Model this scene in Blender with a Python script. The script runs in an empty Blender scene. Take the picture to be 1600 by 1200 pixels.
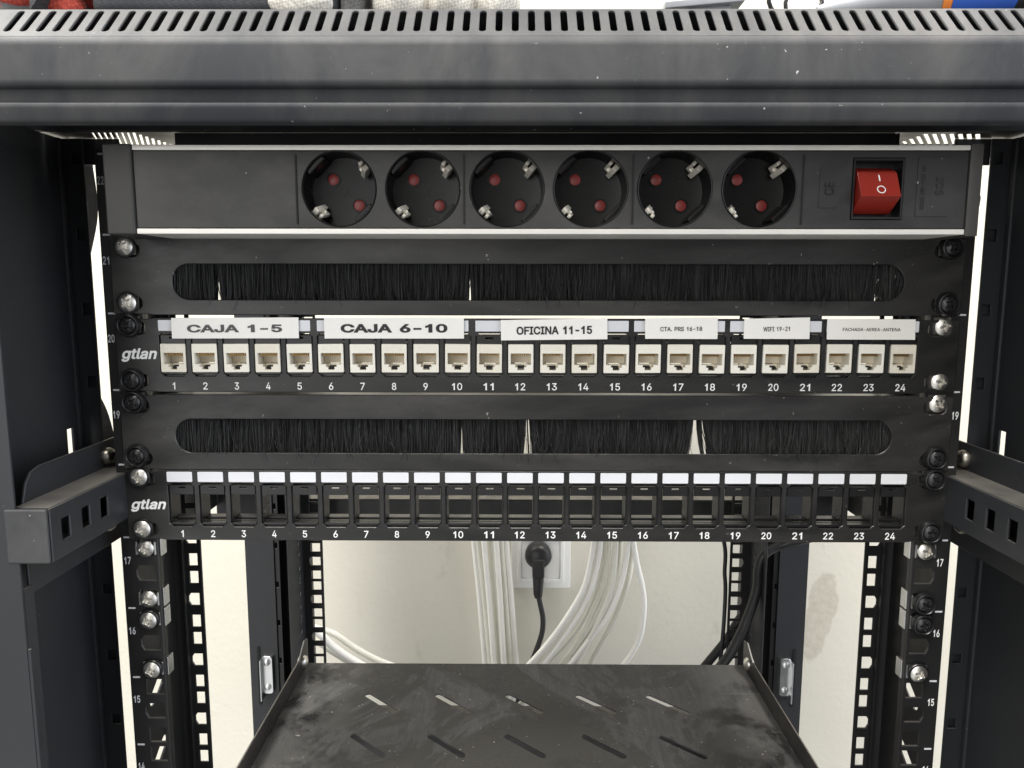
import bpy, bmesh, math, random
from mathutils import Matrix, Vector, noise
from mathutils.geometry import delaunay_2d_cdt
random.seed(7)
scene = bpy.context.scene
C = scene.collection
R = math.radians

# ------------------------------------------------------------------ camera
cam_data = bpy.data.cameras.new('camera')
cam = bpy.data.objects.new('camera', cam_data)
C.objects.link(cam)
cam_data.sensor_fit = 'HORIZONTAL'
cam_data.sensor_width = 36.0
cam_data.lens = 36.0 * 1169.164 / 1600.0
cam_data.clip_start = 0.01
cam_data.clip_end = 50.0
PITCH, YAW, ROLL = 0.13069, -0.0069, 0.00152
cp, sp, cy, sy = math.cos(PITCH), math.sin(PITCH), math.cos(YAW), math.sin(YAW)
fw = Vector((sy * cp, cy * cp, -sp)); rt = Vector((cy, -sy, 0)); up = rt.cross(fw)
rt2 = rt * math.cos(ROLL) + up * math.sin(ROLL); up2 = up * math.cos(ROLL) - rt * math.sin(ROLL)
cam.matrix_world = Matrix(((rt2.x, up2.x, -fw.x, -0.0104), (rt2.y, up2.y, -fw.y, -0.43003),
                           (rt2.z, up2.z, -fw.z, 0.23842), (0, 0, 0, 1)))
scene.camera = cam

# ------------------------------------------------------------------ world and lamps
world = bpy.data.worlds.new('World')
scene.world = world
world.use_nodes = True
nt = world.node_tree
for n in list(nt.nodes): nt.nodes.remove(n)
wout = nt.nodes.new('ShaderNodeOutputWorld'); wbg = nt.nodes.new('ShaderNodeBackground')
wtc = nt.nodes.new('ShaderNodeTexCoord'); wsep = nt.nodes.new('ShaderNodeSeparateXYZ')
nt.links.new(wtc.outputs['Generated'], wsep.inputs[0])
rx = nt.nodes.new('ShaderNodeValToRGB')                      # room light by direction: bright left, dim right, lobe added far right
mr = nt.nodes.new('ShaderNodeMapRange')
mr.inputs['From Min'].default_value = -1; mr.inputs['From Max'].default_value = 1
nt.links.new(wsep.outputs['X'], mr.inputs['Value']); nt.links.new(mr.outputs[0], rx.inputs[0])
e = rx.color_ramp.elements
e[0].position = 0.0; e[0].color = (0.10, 0.10, 0.10, 1)
e[1].position = 1.0; e[1].color = (1.35, 1.42, 1.55, 1)
for p_, c_ in ((0.14, (0.30, 0.30, 0.30)), (0.27, (1.25, 1.25, 1.25)), (0.36, (1.05, 1.04, 1.02)), (0.5, (0.34, 0.335, 0.325)), (0.66, (0.10, 0.10, 0.10)), (0.76, (0.10, 0.10, 0.10)), (0.86, (1.0, 1.05, 1.15))):
    m = e.new(p_); m.color = c_ + (1,)
rz = nt.nodes.new('ShaderNodeValToRGB')                      # the ceiling is the brightest part
mz = nt.nodes.new('ShaderNodeMapRange')
mz.inputs['From Min'].default_value = -1; mz.inputs['From Max'].default_value = 1
nt.links.new(wsep.outputs['Z'], mz.inputs['Value']); nt.links.new(mz.outputs[0], rz.inputs[0])
e = rz.color_ramp.elements
e[0].position = 0.3; e[0].color = (0.3, 0.3, 0.3, 1)
e[1].position = 0.85; e[1].color = (0.85, 0.84, 0.82, 1)
m = e.new(0.55); m.color = (0.8, 0.8, 0.8, 1)
mx = nt.nodes.new('ShaderNodeMix'); mx.data_type = 'RGBA'; mx.blend_type = 'MULTIPLY'
mx.inputs['Factor'].default_value = 1.0
nt.links.new(rx.outputs[0], mx.inputs[6]); nt.links.new(rz.outputs[0], mx.inputs[7])
nt.links.new(mx.outputs[2], wbg.inputs[0])
wbg.inputs[1].default_value = 1.05
nt.links.new(wbg.outputs[0], wout.inputs[0])

def lamp(name, loc, target, sx, sy_, power, color):
    d = bpy.data.lights.new(name, 'AREA'); d.shape = 'RECTANGLE'; d.size = sx; d.size_y = sy_
    d.energy = power; d.color = color
    o = bpy.data.objects.new(name, d); C.objects.link(o)
    o.location = loc
    o.rotation_euler = (Vector(target) - Vector(loc)).to_track_quat('-Z', 'Y').to_euler()
    return o
lamp('unseen_overhead_lamp', (-0.30, -0.80, 2.1), (0, 0.1, 0.1), 1.2, 0.6, 26, (1.0, 0.97, 0.92))
lamp('unseen_overhead_lamp', (-1.3, 0.15, 1.9), (-0.3, 0.6, 0.1), 0.9, 0.5, 17, (1.0, 0.97, 0.92))  # unseen, added to brighten the wall behind the cabinet
lamp('unseen_overhead_lamp', (0.9, 0.15, 2.0), (0.1, 0.6, -0.1), 0.8, 0.4, 12, (1.0, 0.95, 0.88))  # unseen too, added to even out the light on that wall

vs = scene.view_settings
vs.view_transform = 'Standard'; vs.look = 'None'; vs.exposure = 1.55; vs.gamma = 1.0
try: vs.use_curve_mapping = False
except Exception: pass

# ------------------------------------------------------------------ materials
def new_mat(name):
    m = bpy.data.materials.new(name); m.use_nodes = True
    return m, m.node_tree, m.node_tree.nodes['Principled BSDF']

def noise_node(t, scale, detail=6, rough=0.6, stretch=None, w=0.0):
    tc = t.nodes.new('ShaderNodeTexCoord'); n = t.nodes.new('ShaderNodeTexNoise')
    n.inputs['Scale'].default_value = scale; n.inputs['Detail'].default_value = detail
    n.inputs['Roughness'].default_value = rough
    mp = t.nodes.new('ShaderNodeMapping'); mp.inputs['Location'].default_value = (w, w * .7, w * .3)
    if stretch: mp.inputs['Scale'].default_value = stretch
    t.links.new(tc.outputs['Object'], mp.inputs[0]); t.links.new(mp.outputs[0], n.inputs['Vector'])
    return n

def ramp(t, src, p0, c0, p1, c1):
    r = t.nodes.new('ShaderNodeValToRGB'); e = r.color_ramp.elements
    f = lambda c: (c, c, c, 1) if not hasattr(c, '__len__') else tuple(c) + (1,)
    e[0].position = p0; e[0].color = f(c0); e[1].position = p1; e[1].color = f(c1)
    t.links.new(src, r.inputs[0]); return r

def mix(t, fac, a, b, blend='MIX'):
    x = t.nodes.new('ShaderNodeMix'); x.data_type = 'RGBA'; x.blend_type = blend
    if isinstance(fac, (int, float)): x.inputs['Factor'].default_value = fac
    else: t.links.new(fac, x.inputs['Factor'])
    for v, i in ((a, 6), (b, 7)):
        if hasattr(v, 'links') or hasattr(v, 'is_linked'): t.links.new(v, x.inputs[i])
        else: x.inputs[i].default_value = tuple(v) + (1,)
    return x.outputs[2]

def mul(t, a, b):
    x = t.nodes.new('ShaderNodeMath'); x.operation = 'MULTIPLY'
    t.links.new(a, x.inputs[0])
    if isinstance(b, (int, float)): x.inputs[1].default_value = b
    else: t.links.new(b, x.inputs[1])
    return x.outputs[0]

def add_bump(t, b, src, strength, dist=0.0004):
    bp = t.nodes.new('ShaderNodeBump'); bp.inputs['Strength'].default_value = strength
    bp.inputs['Distance'].default_value = dist
    t.links.new(src, bp.inputs['Height']); t.links.new(bp.outputs[0], b.inputs['Normal'])

def black_metal(name, base=(.018, .018, .019), rough=.42, dust=.35, speck=.6, top_dust=.0, smear=(3, 1, 1), smear_amt=.25, bump=.05, spec=.5):
    m, t, b = new_mat(name)
    dustc = (.16, .155, .145)
    n1 = noise_node(t, 9, 8, .65, smear, 1.3)
    n1.inputs['Distortion'].default_value = .5
    haze = ramp(t, n1.outputs[0], .42, 0.0, .72, 1.0).outputs[0]
    col = mix(t, mul(t, haze, dust * .35), base, dustc)
    n3 = noise_node(t, 420, 2, .5, None, 4.1)
    n4 = noise_node(t, 14, 3, .5, None, 7.7)
    sp_ = mul(t, ramp(t, n3.outputs[0], .735, 0.0, .77, 1.0).outputs[0], ramp(t, n4.outputs[0], .42, 0.0, .7, 1.0).outputs[0])
    col = mix(t, mul(t, sp_, speck), col, (.5, .48, .45))
    # fine scratches
    n5 = noise_node(t, 60, 4, .6, (1, 1, .06), 2.2)
    n6 = noise_node(t, 7, 3, .5, None, 9.9)
    scr = mul(t, ramp(t, n5.outputs[0], .70, 0.0, .76, 1.0).outputs[0], ramp(t, n6.outputs[0], .5, 0.0, .7, 1.0).outputs[0])
    col = mix(t, mul(t, scr, speck * .25), col, (.25, .24, .23))
    if top_dust > 0:
        g = t.nodes.new('ShaderNodeNewGeometry'); s = t.nodes.new('ShaderNodeSeparateXYZ')
        t.links.new(g.outputs['Normal'], s.inputs[0])
        upm = ramp(t, s.outputs['Z'], .75, 0.0, .98, 1.0).outputs[0]
        n7 = noise_node(t, 35, 6, .6, None, 3.3)
        dm = mul(t, upm, ramp(t, n7.outputs[0], .3, .25, .6, 1.0).outputs[0])
        col = mix(t, mul(t, dm, top_dust), col, (.2, .185, .16))
    t.links.new(col, b.inputs['Base Color'])
    n2 = noise_node(t, 22, 6, .6, smear, 5.5)
    rr = ramp(t, n2.outputs[0], .3, max(.05, rough - smear_amt * .5), .75, min(1, rough + smear_amt * .5))
    t.links.new(rr.outputs[0], b.inputs['Roughness'])
    b.inputs['Specular IOR Level'].default_value = spec
    nb = noise_node(t, 1500, 2, .5)
    add_bump(t, b, nb.outputs[0], bump, .0003)
    return m

def plain(name, col, rough=.5, metal=0.0, var=.08, scale=40, bump=0.0, spec=.5, bscale=600):
    m, t, b = new_mat(name)
    n = noise_node(t, scale, 5, .6)
    lo = tuple(c * (1 - var) for c in col); hi = tuple(min(1, c * (1 + var)) for c in col)
    r = ramp(t, n.outputs[0], .3, lo, .7, hi)
    t.links.new(r.outputs[0], b.inputs['Base Color'])
    r2 = ramp(t, n.outputs[0], .3, max(.03, rough - .07), .7, min(1, rough + .07))
    t.links.new(r2.outputs[0], b.inputs['Roughness'])
    b.inputs['Metallic'].default_value = metal
    b.inputs['Specular IOR Level'].default_value = spec
    if bump:
        nb = noise_node(t, bscale, 3, .6); add_bump(t, b, nb.outputs[0], bump, .0005)
    return m

M = {}
M['frame'] = black_metal('frame_paint', (.031, .033, .037), .62, 1.0, 1.3, 0.05, (2, 1, 1), .14, .12, .28)
M['post'] = black_metal('post_paint', (.018, .0195, .0225), .5, .15, .3, .5, (1, 1, .5), .15, .10)
M['rail'] = black_metal('rail_paint', (.008, .008, .0085), .42, .2, .4, .3, (1, 1, .4), .2, .06)
M['panel'] = black_metal('panel_paint', (.0085, .0083, .0082), .40, .9, .9, .5, (.6, 1, 2), .30, .10, .5)
M['patch'] = black_metal('patch_panel_paint', (.0075, .0074, .0074), .38, .5, .6, .4, (.6, 1, 2), .28, .08, .5)
M['ledge'] = black_metal('dusty_lit_ledge_paint', (.012, .012, .012), .4, .3, .4, 1.0)  # pale top carries bounced light as well as dust
M['insert'] = plain('black_plastic', (.009, .009, .0095), .32, var=.2)
M['strip'] = black_metal('power_strip_plastic', (.016, .0155, .015), .45, 1.2, 1.1, .2, (.7, 1, 1), .15, .08)
M['cap'] = plain('end_cap_plastic', (.042, .041, .038), .55, var=.1, bump=.15)
M['alu'] = plain('aluminium', (.80, .78, .72), .45, .35, .04)
M['socket'] = black_metal('socket_plastic', (.003, .003, .003), .28, .25, .5, 0, (1, 1, 1), .2, .02, .22)
M['groove'] = plain('dark_groove', (.004, .004, .004), .7)
M['shutter'] = plain('red_shutter', (.26, .035, .03), .35, var=.15)
M['clip'] = plain('earth_clip_metal', (.82, .78, .68), .5, .55, .1)
m, t, b = new_mat('bristle_nylon'); M['bristle'] = m
n = noise_node(t, 900, 3, .6, (1, 1, .03)); t.links.new(ramp(t, n.outputs[0], .35, .014, .68, .085).outputs[0], b.inputs['Base Color'])
b.inputs['Roughness'].default_value = .36
M['white_print'] = plain('white_print', (.82, .82, .80), .6, var=.03)
M['grey_print'] = plain('rail_print', (.55, .56, .58), .6, var=.05)
M['sticker'] = plain('blank_sticker', (.70, .71, .74), .45, var=.03)
M['paper'] = plain('paper_label', (.90, .88, .83), .55, var=.02, scale=120)
M['ink'] = plain('black_ink', (.02, .02, .022), .6)
M['ink2'] = plain('grey_ink', (.085, .078, .08), .6)
M['jack'] = plain('cream_plastic', (.90, .87, .78), .45, var=.02)
_t = M['jack'].node_tree; _b = _t.nodes['Principled BSDF']; _oi = _t.nodes.new('ShaderNodeObjectInfo')
_src = _b.inputs['Base Color'].links[0].from_socket
_r = ramp(_t, _oi.outputs['Random'], 0, (.88, .86, .80), 1, (1, 1, 1))
_t.links.new(mix(_t, 1.0, _src, _r.outputs[0], 'MULTIPLY'), _b.inputs['Base Color'])
M['jack_in'] = plain('warm_lit_cream_plastic', (.90, .82, .66), .5, var=.03)  # jack plastic with warm bounced light put into its colour
M['gold'] = plain('gold_contact', (.42, .27, .10), .4, .6)
M['black'] = plain('dark_void', (.006, .006, .006), .6)
M['screw'] = plain('zinc_screw', (.72, .70, .65), .38, 1.0, .2, 300)
M['bscrew'] = plain('black_screw', (.016, .016, .017), .25, 0.0, .3, 300)
M['washer'] = plain('black_washer', (.010, .010, .011), .3, var=.2)
M['zinc'] = plain('zinc_plate', (.72, .73, .73), .32, 1.0, .12)
M['steel'] = plain('dull_steel_bolt', (.33, .31, .27), .36, 1.0, .15)
M['rubber'] = plain('black_rubber', (.014, .014, .015), .45, var=.2)
M['cable_w'] = plain('white_cable', (.84, .83, .78), .4, var=.03, scale=15)
M['cable_g'] = plain('ivory_cable', (.72, .71, .63), .42, var=.03, scale=15)
M['plug'] = plain('plug_plastic', (.012, .012, .013), .42, var=.2)
M['outlet'] = plain('outlet_plastic', (.84, .84, .82), .35, var=.02)
M['switch'] = None
m, t, b = new_mat('red_rocker'); M['switch'] = m
wv = t.nodes.new('ShaderNodeTexWave'); wv.inputs['Scale'].default_value = 600; wv.bands_direction = 'X'
tcw = t.nodes.new('ShaderNodeTexCoord'); t.links.new(tcw.outputs['Object'], wv.inputs[0])
rr = ramp(t, wv.outputs[0], 0, (.22, .018, .012), 1, (.30, .026, .016)); t.links.new(rr.outputs[0], b.inputs['Base Color'])
b.inputs['Roughness'].default_value = .3

# shelf: black sheet with wiped dust
m, t, b = new_mat('dusty_shelf_paint'); M['shelf'] = m
nA = noise_node(t, 6.0, 12, .68, (1, .6, 1), 2.0); nA.inputs['Distortion'].default_value = 1.2
nB = noise_node(t, 70, 6, .7, (2.2, .35, 1), 8.0); nB.inputs['Distortion'].default_value = 1.0
a1 = ramp(t, nA.outputs[0], .50, 0.0, .53, 1.0).outputs[0]
a2 = ramp(t, nB.outputs[0], .36, .45, .66, 1.0).outputs[0]
nG = noise_node(t, 900, 2, .6, None, 1.0)                        # grain of the dust
a3 = ramp(t, nG.outputs[0], .35, .75, .65, 1.0).outputs[0]
nC = noise_node(t, 330, 2, .5, None, 4.0)
spk = ramp(t, nC.outputs[0], .735, 0.0, .76, 1.0).outputs[0]
col = mix(t, mul(t, mul(t, mul(t, a1, a2), a3), .45), (.008, .0082, .0088), (.15, .150, .150))
nD = noise_node(t, 2.6, 6, .6, None, 11.0)
col = mix(t, mul(t, mul(t, ramp(t, nD.outputs[0], .42, 0.0, .66, 1.0).outputs[0], a3), .07), col, (.16, .158, .15))
nS = noise_node(t, 40, 3, .5, (.15, 1.6, 1), 5.0)                # sharp wipe scratches
nS2 = noise_node(t, 6, 3, .5, None, 15.0)
scr = mul(t, ramp(t, nS.outputs[0], .685, 0.0, .70, 1.0).outputs[0], ramp(t, nS2.outputs[0], .5, 0.0, .6, 1.0).outputs[0])
sx_ = t.nodes.new('ShaderNodeSeparateXYZ'); tce = t.nodes.new('ShaderNodeTexCoord'); t.links.new(tce.outputs['Object'], sx_.inputs[0])
ab = t.nodes.new('ShaderNodeMath'); ab.operation = 'ABSOLUTE'; t.links.new(sx_.outputs['X'], ab.inputs[0])
am = t.nodes.new('ShaderNodeMath'); am.operation = 'MULTIPLY'; am.inputs[1].default_value = 4.0; t.links.new(ab.outputs[0], am.inputs[0])
nE = noise_node(t, 18, 6, .65, None, 17.0)
edge = mul(t, ramp(t, am.outputs[0], .60, 0.0, .80, 1.0).outputs[0], ramp(t, nE.outputs[0], .42, 0.0, .52, 1.0).outputs[0])   # dust left along the sides
col = mix(t, mul(t, mul(t, edge, a3), .5), col, (.16, .158, .15))
col = mix(t, mul(t, scr, .35), col, (.22, .215, .2))
col = mix(t, mul(t, spk, .7), col, (.5, .48, .45))
t.links.new(col, b.inputs['Base Color'])
t.links.new(ramp(t, nA.outputs[0], .45, .26, .56, .6).outputs[0], b.inputs['Roughness'])

# painted plaster wall with scuffs
m, t, b = new_mat('cream_wall_paint'); M['wall'] = m
n1 = noise_node(t, 3.0, 5, .55); n2 = noise_node(t, 30, 8, .6, (1, 1, .4), 3.0)
col = ramp(t, n1.outputs[0], .3, (.61, .585, .505), .7, (.67, .645, .56)).outputs[0]
n3 = noise_node(t, 7, 6, .6, (1, 1, .7), 6.0)
sc = mul(t, ramp(t, n2.outputs[0], .62, 0.0, .72, 1.0).outputs[0], ramp(t, n3.outputs[0], .48, 0.0, .62, 1.0).outputs[0])
col = mix(t, mul(t, sc, .45), col, (.36, .33, .27))
tcs = t.nodes.new('ShaderNodeTexCoord'); mps = t.nodes.new('ShaderNodeMapping'); mps.vector_type = 'TEXTURE'   # one old rubbed stain
mps.inputs['Location'].default_value = (.434, .62, -.243); mps.inputs['Scale'].default_value = (.026, 1, .088); mps.inputs['Rotation'].default_value = (0, R(9), 0)
ns_ = noise_node(t, 22, 5, .6, None, 12.0); vm = t.nodes.new('ShaderNodeVectorMath'); vm.operation = 'LENGTH'
t.links.new(tcs.outputs['Object'], mps.inputs[0]); t.links.new(mps.outputs[0], vm.inputs[0])
ad = t.nodes.new('ShaderNodeMath'); ad.operation = 'ADD'; t.links.new(vm.outputs['Value'], ad.inputs[0]); t.links.new(ns_.outputs[0], ad.inputs[1])
ns2 = noise_node(t, 90, 5, .65, None, 2.0)
st_ = mul(t, ramp(t, ad.outputs[0], .0, 1.0, 1.0, 0.0).outputs[0], ramp(t, ns2.outputs[0], .3, .45, .7, 1.0).outputs[0])
rsp = ramp(t, ad.outputs[0], 1.28 / 2, 1.0, 1.40 / 2, 0.0)
hv = t.nodes.new('ShaderNodeMath'); hv.operation = 'MULTIPLY'; hv.inputs[1].default_value = .5
t.links.new(ad.outputs[0], hv.inputs[0]); t.links.new(hv.outputs[0], rsp.inputs[0])
st_ = mul(t, rsp.outputs[0], ramp(t, ns2.outputs[0], .3, .45, .7, 1.0).outputs[0])
col = mix(t, mul(t, st_, .52), col, (.33, .29, .21))
t.links.new(col, b.inputs['Base Color']); b.inputs['Roughness'].default_value = .75
nb = noise_node(t, 120, 5, .6); add_bump(t, b, nb.outputs[0], .22, .002)

def fabric(name, c1, c2, scale, rough=.9):
    m, t, b = new_mat(name)
    ck = t.nodes.new('ShaderNodeTexChecker'); ck.inputs['Scale'].default_value = scale
    tc = t.nodes.new('ShaderNodeTexCoord'); mp = t.nodes.new('ShaderNodeMapping')
    mp.inputs['Rotation'].default_value = (.6, .5, .7)
    t.links.new(tc.outputs['Object'], mp.inputs[0]); t.links.new(mp.outputs[0], ck.inputs[0])
    n = noise_node(t, 60, 4, .6)
    r = ramp(t, n.outputs[0], .3, c1, .7, c2)
    col = mix(t, mul(t, ck.outputs['Fac'], .5), r.outputs[0], tuple(c * .45 for c in c1))
    t.links.new(col, b.inputs['Base Color']); b.inputs['Roughness'].default_value = rough
    add_bump(t, b, ck.outputs['Fac'], .4, .001)
    return m
M['mesh'] = fabric('mesh_fabric', (.05, .05, .052), (.10, .10, .10), 700)
M['bag'] = fabric('bag_fabric', (.03, .033, .038), (.05, .052, .058), 900)
M['cotton'] = fabric('cotton_knit', (.55, .52, .47), (.7, .67, .6), 800)
M['redglove'] = fabric('red_glove_fabric', (.55, .07, .05), (.7, .12, .08), 500)
_m, _t, _b = new_mat('red_grey_glove'); M['mixglove'] = _m
_n = noise_node(_t, 45, 3, .5); _b.inputs['Base Color'].default_value = (.5, .06, .05, 1); _b.inputs['Roughness'].default_value = .9
_t.links.new(ramp(_t, _n.outputs[0], .50, (.52, .06, .05), .54, (.15, .15, .15)).outputs[0], _b.inputs['Base Color'])
M['greyglove'] = fabric('grey_glove_fabric', (.16, .16, .15), (.24, .24, .22), 500)
M['orange'] = plain('orange_ring', (.85, .25, .04), .4)
M['blue'] = plain('blue_grip', (.03, .11, .50), .4)
M['greytool'] = plain('grey_tool_body', (.28, .29, .31), .35, var=.1)

# ------------------------------------------------------------------ mesh helpers
class MB:
    """collects shapes and links them as one mesh"""
    def __init__(s): s.bm = bmesh.new()
    def box(s, x0, x1, y0, y1, z0, z1, bev=0.0, seg=2, rot=None):
        g = bmesh.ops.create_cube(s.bm, size=1.0); vv = g['verts']
        sc = Matrix.Diagonal((abs(x1 - x0), abs(y1 - y0), abs(z1 - z0), 1))
        tr = Matrix.Translation(((x0 + x1) / 2, (y0 + y1) / 2, (z0 + z1) / 2))
        mm = tr @ (rot.to_4x4() if rot else Matrix()) @ sc
        bmesh.ops.transform(s.bm, matrix=mm, verts=vv)
        if bev > 0:
            ee = list({e for v in vv for e in v.link_edges})
            bmesh.ops.bevel(s.bm, geom=ee, offset=bev, segments=seg, affect='EDGES', profile=.5)
        return s
    def lathe(s, prof, mat, seg=32, cap=True):
        """prof: list of (r, h); axis local Z; mat: Matrix"""
        rings = []
        for r, h in prof:
            if r < 1e-7: rings.append([s.bm.verts.new(mat @ Vector((0, 0, h)))])
            else: rings.append([s.bm.verts.new(mat @ Vector((r * math.cos(2 * math.pi * k / seg), r * math.sin(2 * math.pi * k / seg), h))) for k in range(seg)])
        for a, b_ in zip(rings, rings[1:]):
            if len(a) == 1 and len(b_) == 1: continue
            for k in range(seg):
                k2 = (k + 1) % seg
                if len(a) == 1: s.bm.faces.new((a[0], b_[k], b_[k2]))
                elif len(b_) == 1: s.bm.faces.new((a[k], b_[0], a[k2]))
                else: s.bm.faces.new((a[k], b_[k], b_[k2], a[k2]))
        return s
    def tube(s, pts, r, seg=10, cap=True, r_list=None):
        pts = [Vector(p) for p in pts]; rings = []
        prev = None
        for i, p in enumerate(pts):
            d = (pts[min(i + 1, len(pts) - 1)] - pts[max(i - 1, 0)]).normalized()
            if prev is None:
                a = Vector((0, 0, 1)) if abs(d.z) < .9 else Vector((1, 0, 0))
                u = d.cross(a).normalized()
            else: u = (prev - d * prev.dot(d)).normalized()
            v = d.cross(u); prev = u
            rad = r_list[i] if r_list else r
            rings.append([s.bm.verts.new(p + (u * math.cos(2 * math.pi * k / seg) + v * math.sin(2 * math.pi * k / seg)) * rad) for k in range(seg)])
        for a, b_ in zip(rings, rings[1:]):
            for k in range(seg):
                k2 = (k + 1) % seg; s.bm.faces.new((a[k], a[k2], b_[k2], b_[k]))
        if cap:
            s.bm.faces.new(rings[0][::-1]); s.bm.faces.new(rings[-1])
        return s
    def extrude(s, poly, axis, a0, a1):
        """closed polygon (2D) extruded along axis 'x' (poly = y,z) or 'y' (poly = x,z) or 'z' (poly = x,y)"""
        def P(p, a):
            return Vector((a, p[0], p[1])) if axis == 'x' else Vector((p[0], a, p[1])) if axis == 'y' else Vector((p[0], p[1], a))
        A = [s.bm.verts.new(P(p, a0)) for p in poly]; B = [s.bm.verts.new(P(p, a1)) for p in poly]
        n = len(poly)
        for k in range(n):
            s.bm.faces.new((A[k], A[(k + 1) % n], B[(k + 1) % n], B[k]))
        s.bm.faces.new(A[::-1]); s.bm.faces.new(B)
        return s
    def merge(s, me, mat=None):
        tmp = me.copy()
        if mat: tmp.transform(mat)
        s.bm.from_mesh(tmp); bpy.data.meshes.remove(tmp); return s
    def mesh(s, name, smooth=True, angle=35):
        bmesh.ops.recalc_face_normals(s.bm, faces=s.bm.faces[:])
        me = bpy.data.meshes.new(name); s.bm.to_mesh(me); s.bm.free()
        if smooth:
            me.polygons.foreach_set('use_smooth', [True] * len(me.polygons))
            me.set_sharp_from_angle(angle=R(angle))
        return me

def smooth_path(pts, n=8):
    P = [Vector(p) for p in pts]; out = []
    for i in range(len(P) - 1):
        p0 = P[max(i - 1, 0)]; p1 = P[i]; p2 = P[i + 1]; p3 = P[min(i + 2, len(P) - 1)]
        for k in range(n):
            u = k / n
            out.append(.5 * ((2 * p1) + (p2 - p0) * u + (2 * p0 - 5 * p1 + 4 * p2 - p3) * u * u + (3 * p1 - p0 - 3 * p2 + p3) * u ** 3))
    out.append(P[-1]); return out

def curve_to_mesh(cu, name):
    ob = bpy.data.objects.new('tmp', cu); C.objects.link(ob)
    dg = bpy.context.evaluated_depsgraph_get(); dg.update()
    me = bpy.data.meshes.new_from_object(ob.evaluated_get(dg))
    bpy.data.objects.remove(ob); bpy.data.curves.remove(cu)
    me.name = name; me.materials.clear()
    return me

FRONT = Matrix(((1, 0, 0, 0), (0, 0, -1, 0), (0, 1, 0, 0), (0, 0, 0, 1)))   # local x,y -> world X,Z; local z towards the viewer
SIDE = Matrix(((0, 0, 1, 0), (1, 0, 0, 0), (0, 1, 0, 0), (0, 0, 0, 1)))     # local x,y -> world Y,Z; local z towards +X
FLAT = Matrix()

def area2(q): return sum(q[i][0] * q[(i + 1) % len(q)][1] - q[(i + 1) % len(q)][0] * q[i][1] for i in range(len(q)))
def grow(q, d):
    """offset a closed loop: counter-clockwise loops grow by d, clockwise ones shrink"""
    n = len(q); out = []
    for i in range(n):
        a, b_, c_ = Vector(q[i - 1]), Vector(q[i]), Vector(q[(i + 1) % n])
        e1, e2 = (b_ - a), (c_ - b_)
        if e1.length < 1e-12 or e2.length < 1e-12: out.append(tuple(b_)); continue
        n1 = Vector((e1.y, -e1.x)).normalized(); n2 = Vector((e2.y, -e2.x)).normalized()
        m_ = n1 + n2
        if m_.length < 1e-6: out.append(tuple(b_ + n1 * d)); continue
        m_.normalize(); out.append(tuple(b_ + m_ * d / max(.5, m_.dot(n1))))
    return out
def winding(p, loops, evenodd):
    w_ = 0
    for q in loops:
        n = len(q); x, y = p
        for i in range(n):
            (x0, y0), (x1, y1) = q[i], q[(i + 1) % n]
            if (y0 <= y) != (y1 <= y):
                if x0 + (y - y0) * (x1 - x0) / (y1 - y0) > x: w_ += 1 if y1 > y0 else -1
    return w_ % 2 if evenodd else w_
def fill2d(loops, evenodd=True):
    """triangles inside the loops: (points, triangles, boundary edges)"""
    pts, edges = [], []
    for q in loops:
        b0 = len(pts); pts += [Vector(p) for p in q]; edges += [(b0 + i, b0 + (i + 1) % len(q)) for i in range(len(q))]
    P, E_, F, _, _, _ = delaunay_2d_cdt(pts, edges, [], 0, 1e-7)
    keep = []
    for f in F:
        c_ = sum((P[k] for k in f), Vector((0, 0))) / len(f)
        if winding((c_.x, c_.y), loops, evenodd): keep.append(list(f))
    cnt = {}
    for f in keep:
        for k in range(len(f)):
            e = (f[k], f[(k + 1) % len(f)]); cnt[e] = 1
    bd = [e for e in cnt if (e[1], e[0]) not in cnt]
    return P, keep, bd
def plate_mesh(name, outline, holes, thick, frame=FRONT, offset=(0, 0, 0), bev=.0003):
    """flat sheet with holes and softened edges; the sheet lies from 0 to -thick in its local z"""
    K = 1000.0
    loops = []
    for i, q in enumerate([outline] + list(holes)):
        q = [(p[0] * K, p[1] * K) for p in q]
        if (area2(q) > 0) != (i == 0): q = q[::-1]
        loops.append(q)
    b_ = min(bev * K, thick * K * .4)
    inner = [grow(q, -b_) for q in loops]
    P, F, _ = fill2d(inner)
    vs_ = [(p.x, p.y, 0) for p in P]; n = len(vs_)
    vs_ += [(p.x, p.y, -thick * K) for p in P]
    fs_ = F + [[k + n for k in f[::-1]] for f in F]
    for q, r_ in zip(loops, inner):
        m_ = len(q); o_ = len(vs_)
        for (x, y), (u, v) in zip(q, r_):
            vs_ += [(u, v, 0), (x, y, -b_), (x, y, -thick * K + b_), (u, v, -thick * K)]
        for k in range(m_):
            a, c_ = o_ + 4 * k, o_ + 4 * ((k + 1) % m_)
            for h in range(3): fs_.append([a + h, a + h + 1, c_ + h + 1, c_ + h])
    me = bpy.data.meshes.new(name); me.from_pydata(vs_, [], fs_)
    bm = bmesh.new(); bm.from_mesh(me); bmesh.ops.remove_doubles(bm, verts=bm.verts[:], dist=.0005); bm.to_mesh(me); bm.free()
    me.transform(Matrix.Translation(offset) @ frame @ Matrix.Diagonal((1 / K, 1 / K, 1 / K, 1)))
    return me

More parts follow.
